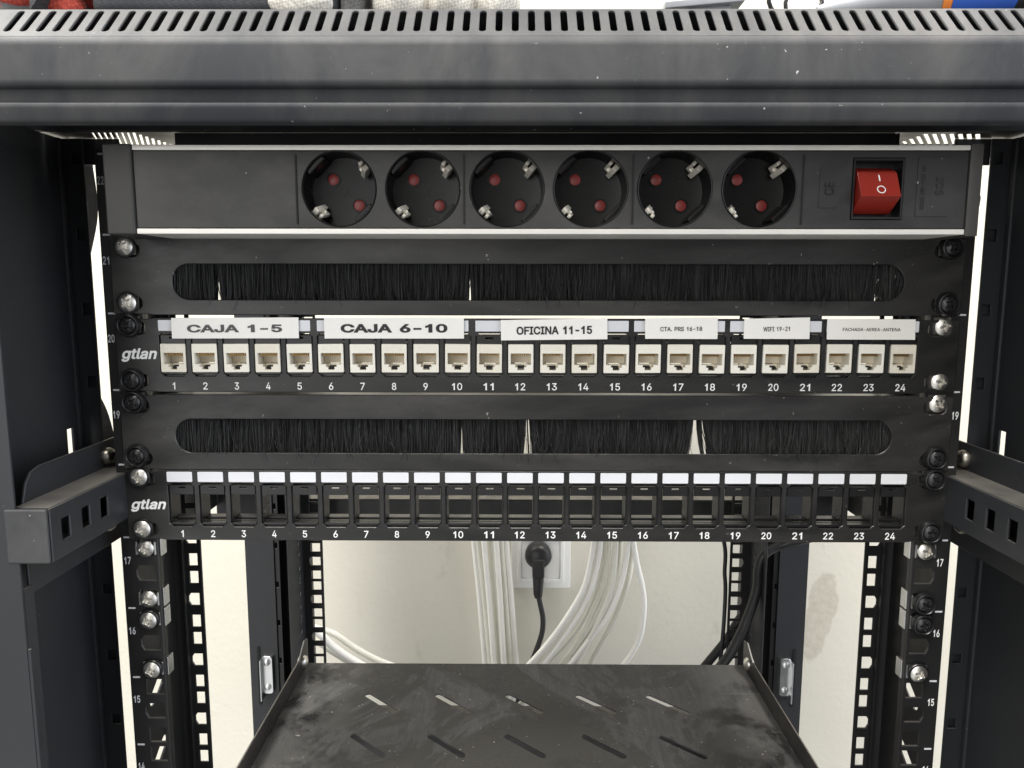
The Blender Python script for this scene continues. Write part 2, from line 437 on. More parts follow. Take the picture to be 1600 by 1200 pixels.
def rect(x0, x1, z0, z1): return [(x0, z0), (x1, z0), (x1, z1), (x0, z1)]
def rrect(x0, x1, z0, z1, r, n=5):
    out = []
    for cx_, cz_, a0 in ((x1 - r, z1 - r, 0), (x0 + r, z1 - r, 90), (x0 + r, z0 + r, 180), (x1 - r, z0 + r, 270)):
        for k in range(n + 1):
            a = R(a0 + 90 * k / n); out.append((cx_ + r * math.cos(a), cz_ + r * math.sin(a)))
    return out
def slot2d(cx_, cy_, length, width, ang, n=7):
    """obround hole"""
    out = []; r = width / 2; h = length / 2 - r
    for sgn, a0 in ((1, -90), (-1, 90)):
        for k in range(n + 1):
            a = R(a0 + 180 * k / n); out.append((sgn * h + r * math.cos(a), r * math.sin(a)))
    c_, s_ = math.cos(ang), math.sin(ang)
    return [(cx_ + x * c_ - y * s_, cy_ + x * s_ + y * c_) for x, y in out]

# letter outlines (thousandths of an em): advance, closed loops
GLYPHS = {
 '-': (453, ['337 244 337 188 114 188 114 244']),
 '.': (188, ['95 -4 83 -3 73 1 63 9 55 18 51 29 50 41 51 53 55 64 63 73 73 81 83 85 95 87 107 85 118 81 128 73 135 64 140 53 141 41 140 29 135 18 128 9 118 1 107 -3']),
 '0': (453, ['227 -7 191 -3 158 7 130 24 105 48 85 77 69 113 57 155 50 202 48 254 50 306 57 353 69 395 85 431 106 461 130 484 159 502 191 512 227 516 262 512 295 502 323 484 348 461 368 431 384 395 396 353 403 306 405 254 403 202 396 155 384 113 368 77 348 48 323 24 295 7 263 -3', '227 50 250 52 271 60 290 74 306 92 320 116 330 144 338 176 342 213 344 254 342 295 338 332 330 365 320 393 306 416 290 435 271 449 250 457 227 460 203 457 182 449 163 435 147 416 134 393 123 365 115 332 111 295 109 254 111 213 115 176 123 144 134 116 147 92 163 74 182 60 203 52']),
 '1': (430, ['285 0 205 0 205 385 172 358 134 337 92 322 92 398 138 414 180 442 205 470 220 508 285 508']),
 '2': (453, ['64 0 64 47 234 229 282 282 311 327 320 371 319 389 315 405 308 419 298 431 287 441 273 449 224 460 205 458 188 454 172 447 159 438 148 427 139 413 132 398 128 381 127 362 66 362 68 391 75 418 86 442 102 464 121 482 143 496 168 507 196 513 225 516 254 513 281 507 306 497 328 482 346 465 361 445 372 423 379 398 381 372 371 318 336 259 267 180 153 60 153 57 389 57 389 0']),
 '3': (453, ['218 -7 188 -5 159 1 133 10 108 22 88 38 70 57 57 79 48 104 44 132 109 132 112 115 118 100 126 87 137 76 150 66 165 59 219 50 275 61 291 69 304 80 315 93 323 108 328 125 329 145 328 163 323 180 316 196 306 211 292 223 275 234 254 241 229 246 201 248 157 248 157 299 288 448 288 452 70 452 70 509 372 509 372 461 211 278 211 289 247 290 279 286 308 276 333 262 354 244 371 222 383 198 391 173 393 145 390 116 383 90 370 66 354 45 333 27 309 12 281 2 251 -5']),
 '4': (453, ['40 105 40 158 247 509 311 509 109 166 109 163 413 163 413 105', '282 0 282 121 282 146 282 318 343 318 343 0']),
 '5': (453, ['221 -7 192 -5 165 1 140 11 118 25 99 41 83 60 71 82 63 105 60 130 122 130 125 115 130 102 138 89 173 60 221 50 241 51 259 56 276 64 291 75 304 89 314 104 322 122 326 141 328 162 326 183 321 203 314 221 303 237 290 251 275 262 257 270 238 275 218 277 167 268 128 246 67 253 96 509 366 509 366 452 151 452 134 301 136 301 178 325 229 334 252 332 274 328 294 321 313 311 330 299 345 285 358 269 370 251 379 231 386 210 390 187 391 163 388 132 381 102 369 76 352 52 332 32 309 15 282 3 253 -4']),
 '6': (453, ['226 -7 196 -4 168 3 142 15 119 31 100 51 84 74 73 101 66 130 64 162 65 187 71 212 80 239 137 340 252 509 322 509 151 261 145 261 165 288 196 307 235 314 265 312 291 305 316 295 337 280 355 262 370 240 380 215 387 187 389 157 387 127 379 98 368 73 352 50 333 30 310 14 284 3 257 -4', '226 48 245 50 263 55 279 63 293 73 304 86 314 101 322 119 326 137 327 157 326 178 322 196 314 213 304 228 293 241 279 251 263 259 245 264 226 265 207 264 190 259 174 252 160 241 148 229 138 214 131 197 126 179 125 158 126 138 131 119 138 102 148 86 160 73 174 63 190 55 207 50']),
 '7': (453, ['97 0 323 448 323 452 62 452 62 509 391 509 391 449 165 0']),
 '8': (453, ['226 -7 193 -5 163 1 136 11 111 25 91 42 74 62 62 84 54 109 52 135 53 156 58 176 65 195 75 212 87 228 101 241 117 252 134 260 153 265 153 267 129 276 109 289 93 308 80 330 73 354 70 380 73 405 79 429 90 450 106 469 124 485 146 498 170 508 197 514 226 516 255 514 282 508 306 498 328 485 346 469 361 450 373 429 379 405 382 380 379 354 372 330 359 308 343 289 323 276 300 267 300 265 319 260 335 252 351 241 365 228 377 212 387 195 395 176 399 156 401 135 398 109 391 84 378 62 362 42 341 25 317 11 289 1 259 -5', '226 49 248 50 267 54 285 60 300 69 313 79 323 91 331 106 335 121 337 139 335 157 330 173 322 189 312 202 298 213 283 223 265 230 247 234 226 235 206 234 187 230 169 223 154 213 140 202 130 189 122 173 117 157 115 139 117 121 121 106 129 91 139 79 152 69 167 60 185 54 205 50', '226 290 274 300 287 308 298 318 307 330 314 344 318 359 319 376 318 392 314 407 308 420 299 432 288 442 275 449 226 460 177 449 164 442 153 432 145 420 138 407 134 392 133 376 134 359 138 344 145 330 154 318 165 308 178 300']),
 '9': (453, ['226 516 256 513 285 506 310 494 333 478 352 458 368 434 380 408 387 378 389 347 387 322 382 296 373 270 315 168 200 0 130 0 301 248 307 248 287 221 257 202 218 195 188 197 161 203 137 214 116 229 98 247 83 269 72 294 66 321 64 352 66 382 73 411 85 436 101 459 120 479 143 494 168 506 196 513', '226 460 207 459 190 454 174 446 160 435 148 423 138 407 131 390 127 372 125 352 127 331 131 313 138 295 148 280 160 268 174 257 190 250 207 245 226 243 245 245 263 249 279 257 293 267 305 280 314 295 322 312 326 330 327 350 326 371 322 390 314 407 305 422 293 435 279 446 263 454 245 459']),
 'A': (480, ['16 0 201 509 276 509 463 0 395 0 287 302 264 372 232 478 245 478 213 371 191 302 85 0', '110 142 110 199 370 199 370 142']),
 'C': (510, ['267 -7 225 -3 186 7 150 25 119 49 92 79 70 115 53 157 44 203 40 254 44 305 53 352 70 393 92 429 119 459 150 484 186 501 225 512 267 516 340 504 362 496 383 485 402 471 419 456 435 438 448 418 459 397 467 373 473 348 408 348 389 395 357 428 315 449 267 456 237 453 209 445 184 432 161 414 141 391 125 364 113 332 106 295 103 254 106 213 113 177 125 145 141 117 161 94 184 76 210 63 237 56 267 53 315 60 357 81 389 114 408 160 473 160 467 135 459 112 448 91 435 71 420 53 402 38 383 24 363 13 341 5 317 -2 293 -6']),
 'D': (502, ['219 0 96 0 96 57 215 57 254 60 288 68 318 81 343 99 363 122 379 149 390 181 397 216 399 255 397 294 390 329 379 361 364 388 344 410 320 428 291 441 258 449 221 452 93 452 93 509 225 509 273 505 315 495 353 478 385 455 412 426 433 391 449 351 458 306 462 255 458 205 449 159 433 119 411 83 384 54 351 31 312 14 268 3', '125 509 125 0 60 0 60 509']),
 'E': (419, ['60 0 60 509 372 509 372 452 125 452 125 286 355 286 355 229 125 229 125 57 375 57 375 0']),
 'F': (410, ['60 0 60 509 369 509 369 452 125 452 125 278 346 278 346 221 125 221 125 0']),
 'H': (517, ['60 0 60 509 125 509 125 289 392 289 392 509 457 509 457 0 392 0 392 232 125 232 125 0']),
 'I': (300, ['31 0 31 57 118 57 118 452 31 452 31 509 269 509 269 452 183 452 183 57 269 57 269 0']),
 'J': (396, ['185 -7 143 -2 106 11 75 33 52 63 38 100 33 145 33 173 98 173 98 145 100 117 108 93 122 74 139 61 160 53 185 50 209 53 230 61 248 74 261 93 269 117 272 145 272 509 336 509 336 145 332 100 318 63 294 33 263 11 227 -2']),
 'M': (628, ['60 0 60 509 152 509 277 187 287 159 299 123 311 84 322 49 307 49 318 83 330 121 342 158 352 187 476 509 568 509 568 0 504 0 504 291 504 327 505 369 506 413 507 457 513 457 498 409 482 363 467 322 456 291 342 0 286 0 170 291 159 321 145 361 129 408 112 457 119 457 120 416 121 372 122 328 122 291 122 0']),
 'N': (523, ['60 0 60 509 136 509 343 183 363 151 388 107 414 55 405 54 401 108 399 157 399 195 399 509 463 509 463 0 387 0 202 290 177 331 148 381 108 452 119 454 122 384 124 328 125 291 125 0']),
 'O': (533, ['267 -7 225 -3 186 7 150 25 119 49 92 79 70 115 53 157 44 203 40 254 44 305 53 352 70 393 92 429 119 459 150 484 186 501 225 512 267 516 309 512 348 501 384 484 415 459 442 429 464 393 480 352 490 305 493 254 490 203 480 157 464 115 442 79 415 49 384 25 348 7 309 -3', '267 53 296 55 324 63 349 76 372 94 392 116 408 144 420 176 428 213 430 254 428 295 420 332 408 365 392 392 372 415 349 433 324 446 296 453 267 456 237 453 210 445 184 433 161 415 142 392 125 364 113 332 106 295 103 254 106 213 113 176 125 144 142 117 161 94 184 76 210 63 237 55']),
 'P': (445, ['60 0 60 509 235 509 272 506 305 499 332 487 356 471 375 452 390 430 400 404 407 377 409 348 407 318 400 291 390 265 375 243 356 223 332 207 305 195 272 188 235 186 109 186 109 242 233 242 257 244 279 248 297 256 312 266 324 279 333 294 339 310 343 328 344 348 343 367 339 385 333 402 324 416 312 428 297 439 279 446 257 451 232 452 125 452 125 0']),
 'R': (449, ['60 0 60 509 236 509 273 506 305 500 333 489 356 473 376 455 390 433 401 408 407 381 409 352 407 323 401 296 390 271 376 250 356 232 333 217 305 206 273 200 236 198 96 198 96 255 234 255 258 256 280 260 298 267 313 276 325 287 334 300 340 316 344 333 345 352 344 371 340 389 334 405 325 419 313 430 298 440 279 446 258 451 233 452 125 452 125 0', '353 0 230 229 303 229 428 0']),
 'S': (447, ['224 -9 188 -7 156 -1 128 9 102 23 81 40 64 60 51 83 42 109 38 137 104 137 108 118 114 102 123 88 136 76 150 66 166 59 224 49 246 50 267 54 286 60 303 69 317 79 329 92 338 106 344 122 346 139 344 154 340 168 332 179 296 205 245 222 184 239 145 253 112 269 86 289 67 313 56 341 52 372 54 400 62 425 75 448 92 468 113 484 138 498 165 508 195 514 227 516 259 514 289 508 316 498 340 484 360 468 377 449 390 427 398 403 401 378 337 378 332 402 320 421 302 437 280 449 254 456 225 459 204 457 185 454 167 448 152 440 139 430 129 418 121 405 117 391 115 376 117 359 122 345 131 334 169 308 212 293 264 279 312 264 359 238 395 198 402 180 407 161 408 139 406 112 399 87 386 64 370 43 349 25 323 11 294 0 261 -7']),
 'T': (449, ['32 452 32 509 417 509 417 452 257 452 257 0 193 0 193 452']),
 'V': (480, ['204 0 16 509 84 509 192 206 215 137 248 31 235 31 267 138 290 206 395 509 463 509 278 0']),
 'W': (686, ['155 0 16 509 82 509 163 196 175 145 187 94 197 40 189 40 200 94 211 145 224 196 306 509 380 509 462 196 474 145 486 94 497 40 488 40 499 94 510 145 523 196 603 509 670 509 530 0 455 0 368 323 351 391 336 475 350 475 335 395 318 323 230 0']),
 'X': (474, ['18 0 217 284 217 236 29 509 104 509 178 400 204 361 223 329 243 292 232 292 252 329 272 361 298 400 374 509 446 509 259 239 259 287 456 0 382 0 292 129 268 165 250 195 230 231 244 231 225 196 206 166 182 129 91 0']),
 'a': (389, ['160 -9 137 -7 115 -3 94 5 76 15 60 29 48 45 38 63 32 84 30 108 32 128 36 146 43 161 53 174 64 184 78 193 125 211 178 220 234 227 265 235 271 240 274 246 276 255 276 257 267 297 240 322 196 331 149 322 118 301 100 274 41 291 51 313 64 331 79 346 95 358 114 368 133 375 194 384 239 379 286 360 300 350 312 336 322 320 330 301 335 278 337 251 337 0 277 0 277 52 272 52 252 25 215 1', '170 45 192 47 211 51 228 59 242 68 254 80 263 93 270 108 274 122 276 138 276 190 259 182 231 176 200 171 175 168 134 159 103 139 97 130 93 118 92 105 102 72 130 52']),
 'g': (425, ['207 -151 180 -149 156 -146 134 -140 82 -110 51 -69 101 -41 122 -66 154 -88 207 -97 236 -95 261 -87 282 -75 298 -58 308 -34 311 -6 311 68 306 68 287 41 252 16 236 10 217 6 195 5 165 7 138 14 113 27 90 43 71 65 55 90 43 120 36 154 34 191 36 229 43 263 55 293 71 320 90 342 112 361 138 374 166 382 196 384 218 383 237 379 253 373 288 346 308 319 313 319 313 379 372 379 372 -9 370 -40 363 -67 350 -90 334 -109 314 -124 291 -136 265 -144 237 -149', '205 59 227 61 246 66 264 75 278 87 290 103 300 121 307 142 311 166 312 193 311 219 307 242 300 264 291 283 279 299 264 312 247 322 227 328 205 330 182 328 163 322 145 312 130 298 118 282 109 262 102 241 98 218 96 193 98 167 102 144 109 123 118 104 131 88 145 76 163 66 183 61']),
 'l': (189, ['139 -2 112 0 91 8 74 20 62 37 55 59 53 84 53 509 114 509 114 99 120 62 126 57 135 53 146 52 160 53 170 54 181 3 162 -1']),
 'n': (410, ['114 227 114 0 53 0 53 379 112 379 112 287 102 287 116 319 132 344 152 362 175 374 200 382 227 384 252 383 275 377 295 369 313 356 328 340 341 321 350 298 355 271 357 240 357 0 296 0 296 235 293 263 286 286 273 304 256 318 235 326 210 329 192 328 176 324 161 317 147 308 136 297 126 283 119 266 115 248']),
 't': (227, ['204 379 204 327 6 327 6 379', '65 471 126 471 126 98 127 83 130 70 136 61 144 55 156 51 170 50 185 51 202 54 213 2 192 -3 168 -4 138 -1 113 7 92 21 77 41 68 64 65 93']),
 '~': (453, ['52 150 53 176 58 199 66 218 76 233 89 246 103 255 151 266 197 256 246 221 275 198 299 192 312 194 323 199 332 207 339 219 343 234 344 253 400 253 399 226 394 204 386 185 376 170 364 157 349 148 301 137 254 148 207 182 177 204 154 210 141 209 130 204 121 196 114 185 109 169 108 150']),
}

def text_mesh(name, s, box, thick=.0001, shear=0.0, weight=0.0, ang=0.0, keep=False, track=0.0):
    """letters as a thin mesh that fills box = (x0, x1, z0, z1) in local x,y"""
    pen = 0.0; vs_, fs_ = [], []
    for ch in s:
        if ch == ' ': pen += 2.8; continue
        adv, loops = GLYPHS[ch]; LL = []
        for lp in loops:
            v = [int(q) / 100.0 for q in lp.split()]
            q = [(v[2 * k], v[2 * k + 1]) for k in range(len(v) // 2)]
            q = grow(q[::-1], weight * 10)                      # the source outlines run clockwise
            LL.append([(pen + x + shear * y, y) for x, y in q])
        P, F, bd = fill2d(LL, False)
        o_ = len(vs_); n = len(P)
        vs_ += [(p.x, p.y, .1) for p in P] + [(p.x, p.y, -.1) for p in P]
        fs_ += [[k + o_ for k in f] for f in F] + [[k + o_ + n for k in f[::-1]] for f in F]
        fs_ += [[a + o_, a + o_ + n, c_ + o_ + n, c_ + o_] for a, c_ in bd]
        pen += adv / 100.0 + track * 10
    me = bpy.data.meshes.new(name); me.from_pydata(vs_, [], fs_)
    xs = [v.co.x for v in me.vertices]; ys = [v.co.y for v in me.vertices]
    x0, x1, y0, y1 = min(xs), max(xs), min(ys), max(ys)
    sx = (box[1] - box[0]) / (x1 - x0); sy_ = (box[3] - box[2]) / (y1 - y0)
    if keep: sx = sy_ * keep
    cx_, cy_ = (box[0] + box[1]) / 2, (box[2] + box[3]) / 2
    me.transform(Matrix.Translation((cx_, cy_, 0)) @ Matrix.Rotation(ang, 4, 'Z') @ Matrix.Diagonal((sx, sy_, thick / .2, 1)) @ Matrix.Translation((-(x0 + x1) / 2, -(y0 + y1) / 2, 0)))
    return me

def smooth_mesh(me, angle=35):
    me.polygons.foreach_set('use_smooth', [True] * len(me.polygons)); me.set_sharp_from_angle(angle=R(angle))
    return me

# ------------------------------------------------------------------ object helpers
def link(name, me, mat, parent=None, label=None):
    """one mesh object; its mesh is in world space, shifted to the origin of the thing it belongs to"""
    if mat is not None:
        me.materials.clear(); me.materials.append(mat)
    o = bpy.data.objects.new(name, me); C.objects.link(o)
    if 6 < len(me.polygons) < 6000 and any(p.use_smooth for p in me.polygons[:12]):
        wn = o.modifiers.new('weighted_normals', 'WEIGHTED_NORMAL'); wn.keep_sharp = True; wn.weight = 100
    if parent:
        root = parent
        while root.parent: root = root.parent
        if not me.get('local'): me.transform(Matrix.Translation(-root.location)); me['local'] = 1
        o.parent = parent
    if label: o['label'] = label
    return o
def thing(name, label, cat, loc=(0, 0, 0), group=None):
    o = bpy.data.objects.new(name, None); C.objects.link(o); o.empty_display_size = .02
    o.location = loc; o['label'] = label; o['category'] = cat
    if group: o['group'] = group
    return o
def solo(name, me, mat, label, cat, group=None):
    """a thing that is one mesh; origin moved to its lowest middle"""
    xs = [v.co for v in me.vertices]
    c_ = Vector((sum(v.x for v in xs) / len(xs), sum(v.y for v in xs) / len(xs), min(v.z for v in xs)))
    me.transform(Matrix.Translation(-c_))
    o = link(name, me, mat); o.location = c_; o['label'] = label; o['category'] = cat
    if group: o['group'] = group
    return o
def copy_thing(root, loc, label):
    r_ = root.copy(); C.objects.link(r_); r_.location = loc; r_['label'] = label
    for ch in root.children:
        c_ = ch.copy(); C.objects.link(c_); c_.parent = r_
        for g in ch.children:
            d_ = g.copy(); C.objects.link(d_); d_.parent = c_
    return r_

U = .04445

# ================================================================== SETTING: the wall behind
mb = MB(); mb.box(-3.0, 3.0, .62, .70, -1.6, 2.2)
w = link('wall', mb.mesh('wall', False), M['wall']); w['kind'] = 'structure'

# ================================================================== CABINET
cab = thing('rack_cabinet', 'open black rack cabinet with a row of slots along its sloping top edge', 'cabinet', (0, -.08, -.35))

# --- top frame: fascia with groove and rounded lip, slotted slope, closed box behind
prof = [(-.0796, .3486), (-.0812, .3465), (-.0820, .3440), (-.0828, .3295), (-.0824, .3275), (-.0812, .3266), (-.0780, .3262), (-.0776, .3250),
        (-.0778, .3212), (-.0784, .3204), (-.0816, .3197), (-.0826, .3188), (-.0824, .3172), (-.0808, .3127), (-.0800, .3118), (-.0790, .3114),
        (-.0740, .3113), (-.0740, .3125), (-.0775, .3125), (-.0785, .3140), (-.0800, .3172), (-.0765, .3190), (-.0758, .3210), (-.0758, .3250), (-.0800, .3280),
        (-.0800, .3465), (-.0786, .3478)]
mb = MB()
# resample the fascia along x so that its long faces are not single quads
mb.extrude(prof, 'x', -.335, .335)
fr = link('top_frame', mb.mesh('top_frame', True, 60), M['frame'], cab)
L_ = .0175 * math.sqrt(2)
holes = [slot2d(-.0116 + .00741 * k, L_ * .555, .0186, .0032, R(90)) for k in range(-31, 36)]
slope = Matrix(((1, 0, 0, 0), (0, .7071, -.7071, -.0797), (0, .7071, .7071, .3486), (0, 0, 0, 1)))
me = plate_mesh('slotted_slope', rect(-.3348, .3348, 0, L_), holes, .0012, slope, bev=.00025)
smooth_mesh(me)
link('slotted_slope', me, M['frame'], cab)
mb = MB()
mb.box(-.335, .335, -.0622, .0080, .3648, .3661, .0003)
mb.box(-.335, .335, .0063, .0077, .3250, .3647)
mb.box(-.335, .335, -.056, .0060, .3330, .3344)
link('top_panel', mb.mesh('top_panel'), M['frame'], cab)
# embossed half-round knockout rims in the groove
for px in (-.0385, .0475):
    mb = MB()
    pts = [(px + .0068 * math.cos(R(a)), -.0757, .3226 + .0011 * math.sin(R(a))) for a in range(-200, 21, 10)]
    mb.tube(pts, .00022, 6)
    link('knockout_rim', mb.mesh('knockout_rim'), M['rail'], cab)

# --- roof plate with slanting louvre slots
holes = []
for k in range(14):
    x0, y0 = -.2547 + .0034 * k, .0130
    x1, y1 = x0 - .0190, .0560
    if k > 7: f = min(.92, (k - 7) * .135); x0, y0 = x0 + (x1 - x0) * f, y0 + (y1 - y0) * f
    wd = .0016 if k >= 7 else .0012
    holes.append(slot2d((x0 + x1) / 2, (y0 + y1) / 2, math.hypot(x1 - x0, y1 - y0) + .001, wd, math.atan2(y1 - y0, x1 - x0)))
for k in range(11):
    x0, y0 = .2535 - .0050 * k, .0165
    x1, y1 = x0 + .0230, .0530
    if k > 6: f = min(.9, (k - 6) * .2); x0, y0 = x0 + (x1 - x0) * f, y0 + (y1 - y0) * f
    holes.append(slot2d((x0 + x1) / 2, (y0 + y1) / 2, math.hypot(x1 - x0, y1 - y0) + .001, .0024, math.atan2(y1 - y0, x1 - x0)))
me = plate_mesh('roof_plate', rect(-.31, .31, .0100, .44), holes, .0015, FLAT, (0, 0, .3265), bev=.0002)
link('roof_plate', me, M['rail'], cab)
mb = MB()
mb.box(-.259, -.2062, .0080, .0098, .3246, .3285, .0004)
mb.box(.2040, .258, .0080, .0098, .3246, .3285, .0004)
link('roof_hem', mb.mesh('roof_hem'), M['strip'], cab)
mb = MB()
mb.box(-.2050, .2030, .0085, .0240, .3170, .3244, .0006)
link('roof_beam', mb.mesh('roof_beam'), M['rail'], cab)
for sx in (-1, 1):
    mb = MB(); mb.lathe([(.0044, 0), (.0042, .0010), (.0034, .0019), (.0018, .0024), (0, .0025)], Matrix.Translation((sx * .1805, .0160, .3169)) @ Matrix.Rotation(math.pi, 4, 'X'), 24)
    link('roof_screw', mb.mesh('roof_screw'), M['steel'], cab)
    mb = MB(); mb.box(sx * .2690, sx * .2476, .0280, .0292, .3095, .3246, .0003); link('corner_plate', mb.mesh('corner_plate'), M['post'], cab)
    # triangular gusset between hem and beam
    mb = MB(); mb.extrude([(sx * .206, .0245), (sx * .206, .0100), (sx * .198, .0245)], 'z', .3175, .3244)
    link('roof_gusset', mb.mesh('roof_gusset', False), M['strip'], cab)

# --- front posts: front flange, side wall with a slot, back strip with square holes
for sx in (-1, 1):
    def X(a): return sx * a
    post = link('front_post', plate_mesh('post_wall', [(-.0735, -.36), (.0335, -.36), (.0335, .324), (-.0735, .324)],
                [rect(.0092, .0152, .1370, .1525)], .0015, SIDE, (X(.2815) + (.0015 if sx < 0 else 0), 0, 0)), M['post'], cab)
    mb = MB()
    mb.box(X(.2572), X(.33), -.0752, -.0737, -.36, .326, .0004)
    mb.box(X(.2572), X(.2584), -.0736, -.0660, -.36, .0870, .0002)
    mb.box(X(.2555), X(.2571), -.0750, -.0738, -.36, .0560, .0002)
    link('front_flange', mb.mesh('front_flange'), M['post'], post)
    hs = [rect(min(X(.2691), X(.2743)), max(X(.2691), X(.2743)), U * k + .0018 - .0034, U * k + .0018 + .0034) for k in range(-7, 8)]
    o2 = rect(min(X(.2672), X(.2810)), max(X(.2672), X(.2810)), -.36, .324)
    me = plate_mesh('hole_strip', o2, hs, .0015, FRONT, (0, .0240, 0)); link('hole_strip', me, M['post'], post)
    mb = MB()
    mb.box(X(.2782), X(.2812), .0195, .0238, -.36, .324, .0012)
    mb.box(X(.2705), X(.2813), .0275, .0283, -.36, .324); mb.box(X(.2690), X(.2700), .0256, .0275, -.36, .324)
    link('strip_edge', mb.mesh('strip_edge'), M['post'], post)

# --- mounting rails with square holes, ticks and unit numbers
def rack_hole(x, z, sx, w=.0105, h=.0098, notch=True):
    a, b_ = x - w / 2, x + w / 2
    p = [(a, z - h / 2), (b_, z - h / 2), (b_, z + h / 2), (a, z + h / 2)]
    if notch:
        if sx < 0: p = [(a, z - h / 2), (b_, z - h / 2), (b_, z + h / 2), (a, z + h / 2), (a - .0016, z + .0020), (a - .0016, z - .0016)]
        else: p = [(a, z - h / 2), (b_, z - h / 2), (b_ + .0016, z - .0016), (b_ + .0016, z + .0020), (b_, z + h / 2), (a, z + h / 2)]
    return p
nums = {22: 6, 21: 5, 20: 4, 19: 3, 18: 2, 17: 1, 16: 0, 15: -1, 14: -2}
for sx in (-1, 1):
    def X(a): return sx * a
    hs = []
    for k in range(-8, 7):
        for f, nt_ in ((.1429, False), (.5, True), (.8571, False)):
            hs.append(rack_hole(X(.2325), U * (k + f), sx, .0098, .0096, nt_))
    me = plate_mesh('mounting_rail', rect(min(X(.2475), X(.2255)), max(X(.2475), X(.2255)), -.36, .3135), hs, .0018, FRONT, (0, .0002, 0))
    rail = link('mounting_rail', me, M['rail'], cab)
    # web at the outer edge, pierced by slanting slots
    hs = [slot2d(.0285, U * k + .0205, .0220, .0085, R(35)) for k in range(-8, 0)]
    me = plate_mesh('rail_web', rect(.0021, .0622, -.36, .3135), hs, .0015, SIDE, (X(.2473) + (.0015 if sx < 0 else 0), 0, 0)); link('rail_web', me, M['rail'], rail)
    hs = []
    for k in range(-8, 7):
        for f, nt_ in ((.1429, False), (.5, True), (.8571, False)):
            hs.append(rack_hole(X(.2335), U * (k + f), sx, .0058, .0088, nt_))
    me = plate_mesh('rail_back_flange', rect(min(X(.2474), X(.2278)), max(X(.2474), X(.2278)), -.36, .3135), hs, .0015, FRONT, (0, .0640, 0)); link('rail_back_flange', me, M['rail'], rail)
    mb = MB(); mb.box(X(.2388), X(.2400), .0600, .0636, -.36, .3135, .0003); mb.box(X(.2256), X(.2270), .0021, .0060, -.36, .3135, .0004)
    link('rail_fold', mb.mesh('rail_fold'), M['rail'], rail)
    for k in range(-3, 8):
        mb = MB(); mb.box(X(.2455), X(.2412), -.00012, .0001, U * k - .0005, U * k + .0005)
        link('unit_tick', mb.mesh('unit_tick', False), M['grey_print'], rail)
    for n, k in nums.items():
        zc = U * (k + .675) if sx < 0 else U * (k + .69)
        xc = X(.2447) if sx < 0 else (.2402 if k > 3 else .2402 if k == 2 else .2438)
        if k < 2: xc = -.2440 if sx < 0 else (.2418 if k == 1 else .2430)
        me = text_mesh('unit_number', str(n), (xc - .0019, xc + .0019, zc - .0023, zc + .0023), .0001, weight=.01)
        me.transform(Matrix.Translation((0, -.0001, 0)) @ FRONT); link('unit_number', me, M['grey_print'] if sx < 0 else M['white_print'], rail)

# --- side beams (hat section) between the posts, with bolts
for sx in (-1, 1):
    def X(a): return sx * a
    web = [(-.0640, .0800), (.36, .0800), (.36, .1446), (-.0480, .1446), (-.0560, .1425), (-.0605, .1375), (-.0640, .1270)]
    me = plate_mesh('side_beam', web, [], .0015, SIDE, (X(.2622) + (.0015 if sx < 0 else 0), 0, 0))
    beam = link('side_beam', me, M['post'], cab)
    me = plate_mesh('beam_web', rect(.0650, .1750, .0560, .0798), [], .0015, SIDE, (X(.2622) + (.0015 if sx < 0 else 0), 0, 0)); link('beam_web', me, M['rail'], beam)
    hs = [rect(y - .0035, y + .0035, .1096, .1208) for y in (-.0614, -.0434, -.0255)]
    me = plate_mesh('beam_face', rect(-.0738, .36, .1012, .1285), hs, .0015, SIDE, (X(.2410) + (0 if sx < 0 else .0015), 0, 0), bev=.0004)
    mb = MB(); mb.merge(me); bpy.data.meshes.remove(me)
    mb.box(X(.2606), X(.2428), -.0715, .36, .1271, .1285)
    mb.box(X(.2606), X(.2428), -.0715, .36, .1012, .1024)
    link('beam_face', mb.mesh('beam_face'), M['post'], beam)
    mb = MB(); mb.box(X(.2630), X(.2416), -.0757, -.0740, .1010, .1290, .0012, 3); link('beam_end_cap', mb.mesh('beam_end_cap'), M['frame'], beam)
    mb = MB(); mb.box(X(.2620), X(.2290), .1765, .1780, .0485, .1005); link('dark_stand_in_plate', mb.mesh('dark_stand_in_plate', False), M['rail'], beam)  # added dark plate, stands in for an unclear black thing behind the ports
    for (y, z) in ((.0142, .1352), (.0100, .0950), (.335, .1352)):
        mt_ = Matrix.Translation((X(.2606), y, z)) @ Matrix.Rotation(R(90) * sx * -1, 4, 'Y')
        mb = MB(); mb.lathe([(.0054, 0), (.0055, .0012), (.0050, .0030), (.0040, .0043), (.0026, .0049), (.0023, .0049), (.0021, .0026), (0, .0026)], mt_, 28)
        link('beam_bolt', mb.mesh('beam_bolt'), M['steel'], beam)

